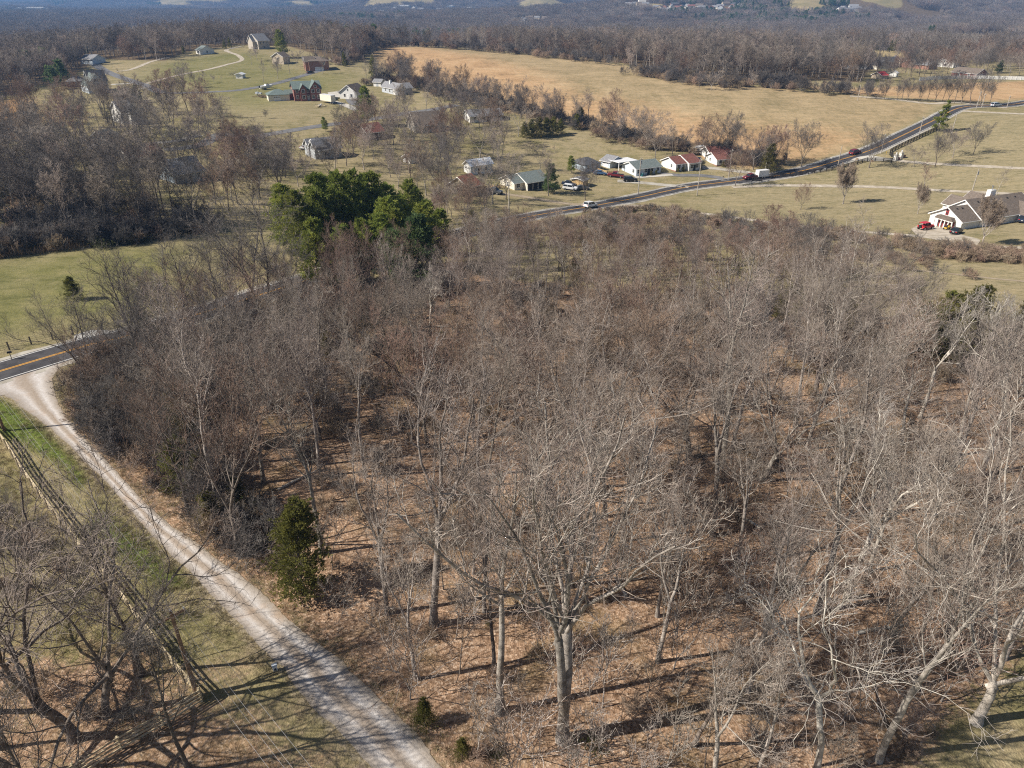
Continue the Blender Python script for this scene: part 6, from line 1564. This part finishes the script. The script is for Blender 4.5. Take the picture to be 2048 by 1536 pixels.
# middle distance
fill(M_DRK + M_DRK + M_GREY[:1], [(-60, 500), (-60, 330), (120, 335), (300, 400), (420, 450), (300, 474), (140, 488)], 38, (14, 19), "tall dark tree in the shaded wood at the left edge", "trees of the dark left wood", 6.0, AV())
fill(M_DRK + M_GREY[:1], [(-60, 330), (-60, 235), (60, 212), (300, 215), (440, 240), (470, 300), (430, 345), (300, 400), (120, 335)], 60, (12, 17), "bare tree shading the houses on the left", "trees around the left houses", 6.0, AV())
fill(M_DRK + M_GREY[:2] + M_REDT[:1], [(400, 430), (470, 320), (600, 325), (640, 345), (700, 330), (640, 370), (560, 395), (480, 445)], 30, (10, 15), "bare tree in the grove left of the pine clump", "grove left of the pine clump", 5.2, AV())
fill(M_DRK + M_GREY[:1] + M_REDT[:1], [(650, 350), (700, 285), (800, 272), (900, 275), (1000, 290), (1010, 330), (930, 350), (900, 420), (830, 400), (740, 360)], 34, (10, 16), "bare yard tree behind the pine clump", "yard trees behind the pine clump", 6.0, AV())
fill([M_GREY[0], M_REDT[0]], [(860, 480), (870, 420), (930, 410), (990, 425), (1000, 445), (930, 480)], 12, (6, 10), "grey thicket tree between the pine clump and the road", "thicket between pines and road", 4, AV())
fill(M_GREY, [(690, 240), (900, 225), (1000, 250), (1100, 285), (1000, 285), (880, 275), (760, 285)], 18, (10, 15), "bare yard tree around the ranch houses in the middle distance", "yard trees around the ranch houses", 6.5, AV())
LINE_PX = [(735, 172), (790, 162), (850, 180), (940, 203), (1000, 216), (1100, 240), (1200, 264), (1300, 290), (1400, 305), (1500, 325), (1560, 335)]
tl = resamp(catmull(Gpoly(LINE_PX), 3), 66)
for i, p in enumerate(tl):
    want(random.choice(M_GREY + M_REDT[:1]), (p[0] + random.gauss(0, 3), p[1] + random.gauss(0, 3.5)), random.uniform(8, 14.5), "bare tree in the fencerow below the golden field", "fencerow below the golden field")
tl2 = resamp(catmull(Gpoly([(700, 128), (760, 92), (900, 98), (1100, 111), (1240, 127)]), 3), 60)

REQ.sort(key=lambda r: -(10.0 if r[6] else 1) * r[2] / math.hypot(r[1][0], r[1][1], CAM_H))
NIND = 296
EXTRA = REQ[NIND:]
for kind, loc, h, label, group, rz, keep, tilt in REQ[:NIND]:
    plant(kind, loc, h, label, group, rz, tilt=tilt)

# saplings of the understorey
n_s = 0
for P_, n_, gap in ((NEARW, 110, 2.8), (FARW, 170, 3.0)):
    pts = []
    for _ in range(9000):
        if len(pts) >= n_: break
        x, y = random.uniform(P_[:, 0].min(), P_[:, 0].max()), random.uniform(P_[:, 1].min(), P_[:, 1].max())
        if abs(x) > y * .85 + 8 or not inside(P_, np.array([x]), np.array([y]))[0]: continue
        if any((x - a) ** 2 + (y - b) ** 2 < gap ** 2 for a, b in pts): continue
        pts.append((x, y))
        near = P_ is NEARW
        plant(random.choice(T_SAP), (x, y), random.uniform(3.5, 9), "thin sapling between the trunks of the near wood" if near else "thin sapling crowded in the middle of the wood", "saplings of the near wood" if near else "saplings of the middle wood", tilt=.08)

# ------------------------------------------------------------------ brush
def brush_kind(seed, H, mats, stems=11, spreadang=(8, 55)):
    return bare_tree("brush", seed, H, .03, stems, .03, 6, 5, 4, 0, mats, fork=spreadang, limb_len=.45, trop=.10, wig=.22, rmin=.010, k=(4, 3, 3, 3, 3), crook=.09)
B_K = [brush_kind(201, 2.6, (M_BRUSH, M_BRUSH)), brush_kind(202, 2.0, (M_BRUSH, M_TWIGR), 13, (15, 65)), brush_kind(203, 3.2, (M_TWIGD, M_TWIGD), 9, (5, 40)), brush_kind(204, 2.2, (M_TWIGT, M_TWIGT), 14, (10, 60))]
def evergreen_brush():
    rng = np.random.default_rng(205)
    n = 260; C = rng.normal(0, 1, (n, 3)) * np.array([.75, .75, .45]) + np.array([0, 0, .75]); C[:, 2] = np.abs(C[:, 2])
    V, F = leaf_faces(rng, C, rng.normal(0, 1, (n, 3)) + np.array([0, 0, .6]), .14, 6, .8, .6)
    return new_mesh("evergreen_brush", V, F, M_IVY)
BR_ME = [proto_mesh(k, "brush_kind") for k in B_K] + [evergreen_brush()]
def poly_pts(P, n):
    x = R.uniform(P[:, 0].min(), P[:, 0].max(), n * 4); y = R.uniform(P[:, 1].min(), P[:, 1].max(), n * 4)
    ok = inside(P, x, y) & (sdist(DRIVE_POLY[::4], x, y) < -.3); x, y = x[ok][:n], y[ok][:n]
    ok = dist_line(HIGHWAY[::4], x, y) > 5.0
    return x[ok], y[ok]
def brush(name, parts, label):
    X, Y, S, I = [], [], [], []
    for x, y, s, w in parts:
        X.append(x); Y.append(y); S.append(R.uniform(s[0], s[1], len(x))); I.append(R.choice(len(BR_ME), len(x), p=np.array(w) / sum(w)))
    x, y, s, i = map(np.concatenate, (X, Y, S, I))
    scatter(name, np.stack([x, y, hgt(x, y) - .05], 1), R.uniform(0, 6.28, len(x)), s, i, BR_ME, label, .12)
def along(px, n, sd):
    L_ = resamp(catmull(Gpoly(px), 2), 400); k = R.integers(0, 400, n)
    x, y = L_[k, 0] + R.normal(0, sd, n), L_[k, 1] + R.normal(0, sd, n)
    ok = (sdist(DRIVE_POLY[::4], x, y) < -.15) & (dist_line(HIGHWAY[::4], x, y) > 4.4)
    return x[ok], y[ok]
BANK = Gpoly([(150, 745), (145, 840), (290, 985), (430, 1085), (560, 1170), (560, 1100), (470, 960), (440, 800), (500, 690), (300, 690)])
BACK = Gpoly([(420, 650), (700, 600), (1000, 560), (1250, 585), (1560, 600), (1800, 640), (2200, 700), (2200, 820), (1800, 760), (1500, 720), (1100, 760), (700, 830), (480, 850)])
brush("undergrowth", [(*poly_pts(NEARW, 70), (.25, .6), (3, 2, 2, 1, .5)), (*poly_pts(FARW, 260), (.35, .9), (3, 2, 3, 1, .25)), (*poly_pts(BANK, 300), (.5, 1.25), (3, 1, 5, .5, .45)), (*poly_pts(BACK, 420), (.5, 1.15), (3, 3, 3, 1, .3)),
      (*poly_pts(Gpoly([(0, 1000), (120, 1090), (300, 1290), (380, 1400), (250, 1480), (-100, 1400), (-100, 1000)]), 24), (.3, .8), (3, 1, 5, 0, .3)),
      (*poly_pts(Gpoly([(420, 640), (600, 570), (880, 560), (860, 600), (700, 640), (500, 680)]), 110), (.6, 1.3), (3, 2, 4, 1, 1.5))], "tangled bare brush under the trees of the wood")
brush("fencerow_brush", [(*along([(1000, 470), (1150, 452), (1300, 442), (1450, 452), (1600, 466), (1750, 488), (1900, 512), (2048, 525), (2200, 540)], 330, 2.3), (.55, 1.15), (4, 3, 1, 3, 0)),
      (*along([(1180, 432), (1290, 421), (1400, 430)], 60, 1.5), (.4, .8), (2, 1, 1, 4, 0)), (*along([(1850, 500), (1950, 505), (2060, 515)], 80, 3.0), (.5, .9), (1, 5, 0, 3, 0)),
      (*along([(1100, 480), (1300, 470), (1600, 500), (1900, 540)], 120, 4), (.4, .9), (3, 3, 1, 3, 0))], "brown brush of the fencerow behind the wood")
brush("treeline_brush", [(*along(LINE_PX, 420, 3.2), (.7, 1.7), (3, 2, 4, 1, .3)), (*poly_pts(Gpoly([(-60, 505), (-60, 340), (120, 345), (300, 410), (420, 455), (300, 480), (140, 492)]), 200), (.8, 1.8), (2, 1, 5, 0, .6)),
      (*along([(-60, 512), (140, 492), (300, 478), (420, 455)], 150, 2), (.8, 1.5), (2, 1, 5, 0, 2.5)), (*along([(1280, 150), (1400, 168), (1560, 175), (1700, 188)], 160, 5), (1, 2), (3, 1, 4, 0, 0)),
      (*along([(640, 125), (700, 128), (745, 96), (850, 94), (1000, 105), (1240, 130)], 260, 5), (1, 2.2), (3, 1, 4, 0, 0))], "dark brush along the tree lines of the middle distance")
# dry reeds along the left pasture ditch
def reeds():
    rng = np.random.default_rng(3); n = 60
    P = np.stack([rng.normal(0, .5, n), rng.normal(0, .5, n), np.zeros(n)], 1); D = rng.normal(0, .22, (n, 3)); D[:, 2] = 1
    V, F = leaf_faces(rng, P, D, 1.0, 1, .05, .06); return new_mesh("reed_kind", V, F, mat("dry_reed", (.34, .21, .11), (.52, .36, .21), 1, .9, objvar=.2))
RE = reeds()
x, y = along([(-40, 518), (60, 504), (150, 494), (230, 478), (300, 474)], 260, 1.1)
scatter("dry_reeds", np.stack([x, y, hgt(x, y)], 1), R.uniform(0, 6.28, len(x)), R.uniform(.5, 1.2, len(x)), np.zeros(len(x), int), [RE], "dry orange reeds along the edge of the left pasture", .1)
# grass tufts along the drive
def tuft(seed, m, hgt_=.10):
    rng = np.random.default_rng(seed); n = 46
    P = np.stack([rng.normal(0, .16, n), rng.normal(0, .16, n), np.zeros(n)], 1); D = rng.normal(0, .4, (n, 3)); D[:, 2] = 1
    V, F = leaf_faces(rng, P, D, hgt_, 1, .1, .09); return new_mesh("tuft_kind", V, F, m)
TU = [tuft(1, mat("green_grass", (.13, .19, .03), (.24, .28, .07), 2, .9, objvar=.25)), tuft(2, mat("tan_grass", (.26, .21, .12), (.42, .35, .22), 2, .9, objvar=.2), .2)]
def grass(name, parts, label):
    X = np.concatenate([p[0] for p in parts]); Y = np.concatenate([p[1] for p in parts]); I = np.concatenate([(R.uniform(0, 1, len(p[0])) < p[2]).astype(int) for p in parts])
    scatter(name, np.stack([X, Y, hgt(X, Y)], 1), R.uniform(0, 6.28, len(X)), R.uniform(.5, 1.3, len(X)), I, TU, label, .15)
grass("grass", [(*poly_pts(GREEN_STRIP, 1500), .12), (*poly_pts(GREEN_STRIP2, 800), .35), (*poly_pts(Gpoly([(-100, 850), (0, 885), (110, 1040), (220, 1180), (330, 1320), (-100, 1300)]), 2500), .75),
      (*poly_pts(BANK, 2500), .9), (*along([(120, 745), (140, 850), (300, 1028), (500, 1180), (700, 1355), (900, 1560)], 3000, 1.0), .85), (*along([(60, 830), (210, 985), (320, 1110), (470, 1262), (640, 1430)], 1000, .9), .6)], "short winter grass beside the gravel drive")
# fallen logs
for i, (x, y, l, a, lab) in enumerate(((1065, 1035, 4.5, .3, "pale fallen log in the leaves above the huge tree"), (1240, 1175, 2.2, 1.9, "broken pale stub beside the huge tree"), (880, 655, 6, .1, "grey fallen trunk behind the middle of the wood"), (1490, 1040, 3.5, 2.2, "short fallen log right of the wood middle"),
      (600, 960, 5, .8, "fallen trunk in the thicket above the tall cedar"), (1760, 1260, 4, .2, "fallen branch in the leaves on the right"), (490, 1030, 5, 2.6, "pale fallen limb beside the bushy cedar"))):
    p = G(x, y); dx, dy = math.cos(a) * l / 2, math.sin(a) * l / 2
    mb = MB(); mb.tube([(-dx, -dy, .1), (-dx * .3, -dy * .3 + .06, .18), (dx * .4, dy * .4 - .05, .15), (dx, dy, .2)], .15, 8, .08); mb.tube([(dx * .3, dy * .3, .15), (dx * .5 - dy * .15, dy * .5 + dx * .15, .55)], .05, 6, .02)
    o = mb.build("fallen_log", M_BARKW); o.location = p; tag(o, lab, "fallen log")
make_forest()
# ------------------------------------------------------------------ haze
def make_haze():
    mb = MB().box(-15300, 15300, -15300, 15300, -80, 260)
    m = bpy.data.materials.new("haze"); m.use_nodes = True
    nt = m.node_tree; nt.nodes.remove(nt.nodes["Principled BSDF"])
    v = nt.nodes.new("ShaderNodeVolumePrincipled")
    v.inputs["Color"].default_value = (.26, .52, 1.0, 1); v.inputs["Density"].default_value = 1.45e-4
    v.inputs["Anisotropy"].default_value = .1
    nt.links.new(v.outputs[0], nt.nodes["Material Output"].inputs["Volume"])
    o = mb.build("haze", m); setting(o, 'stuff', "thin blue haze over the far valley")
make_haze()
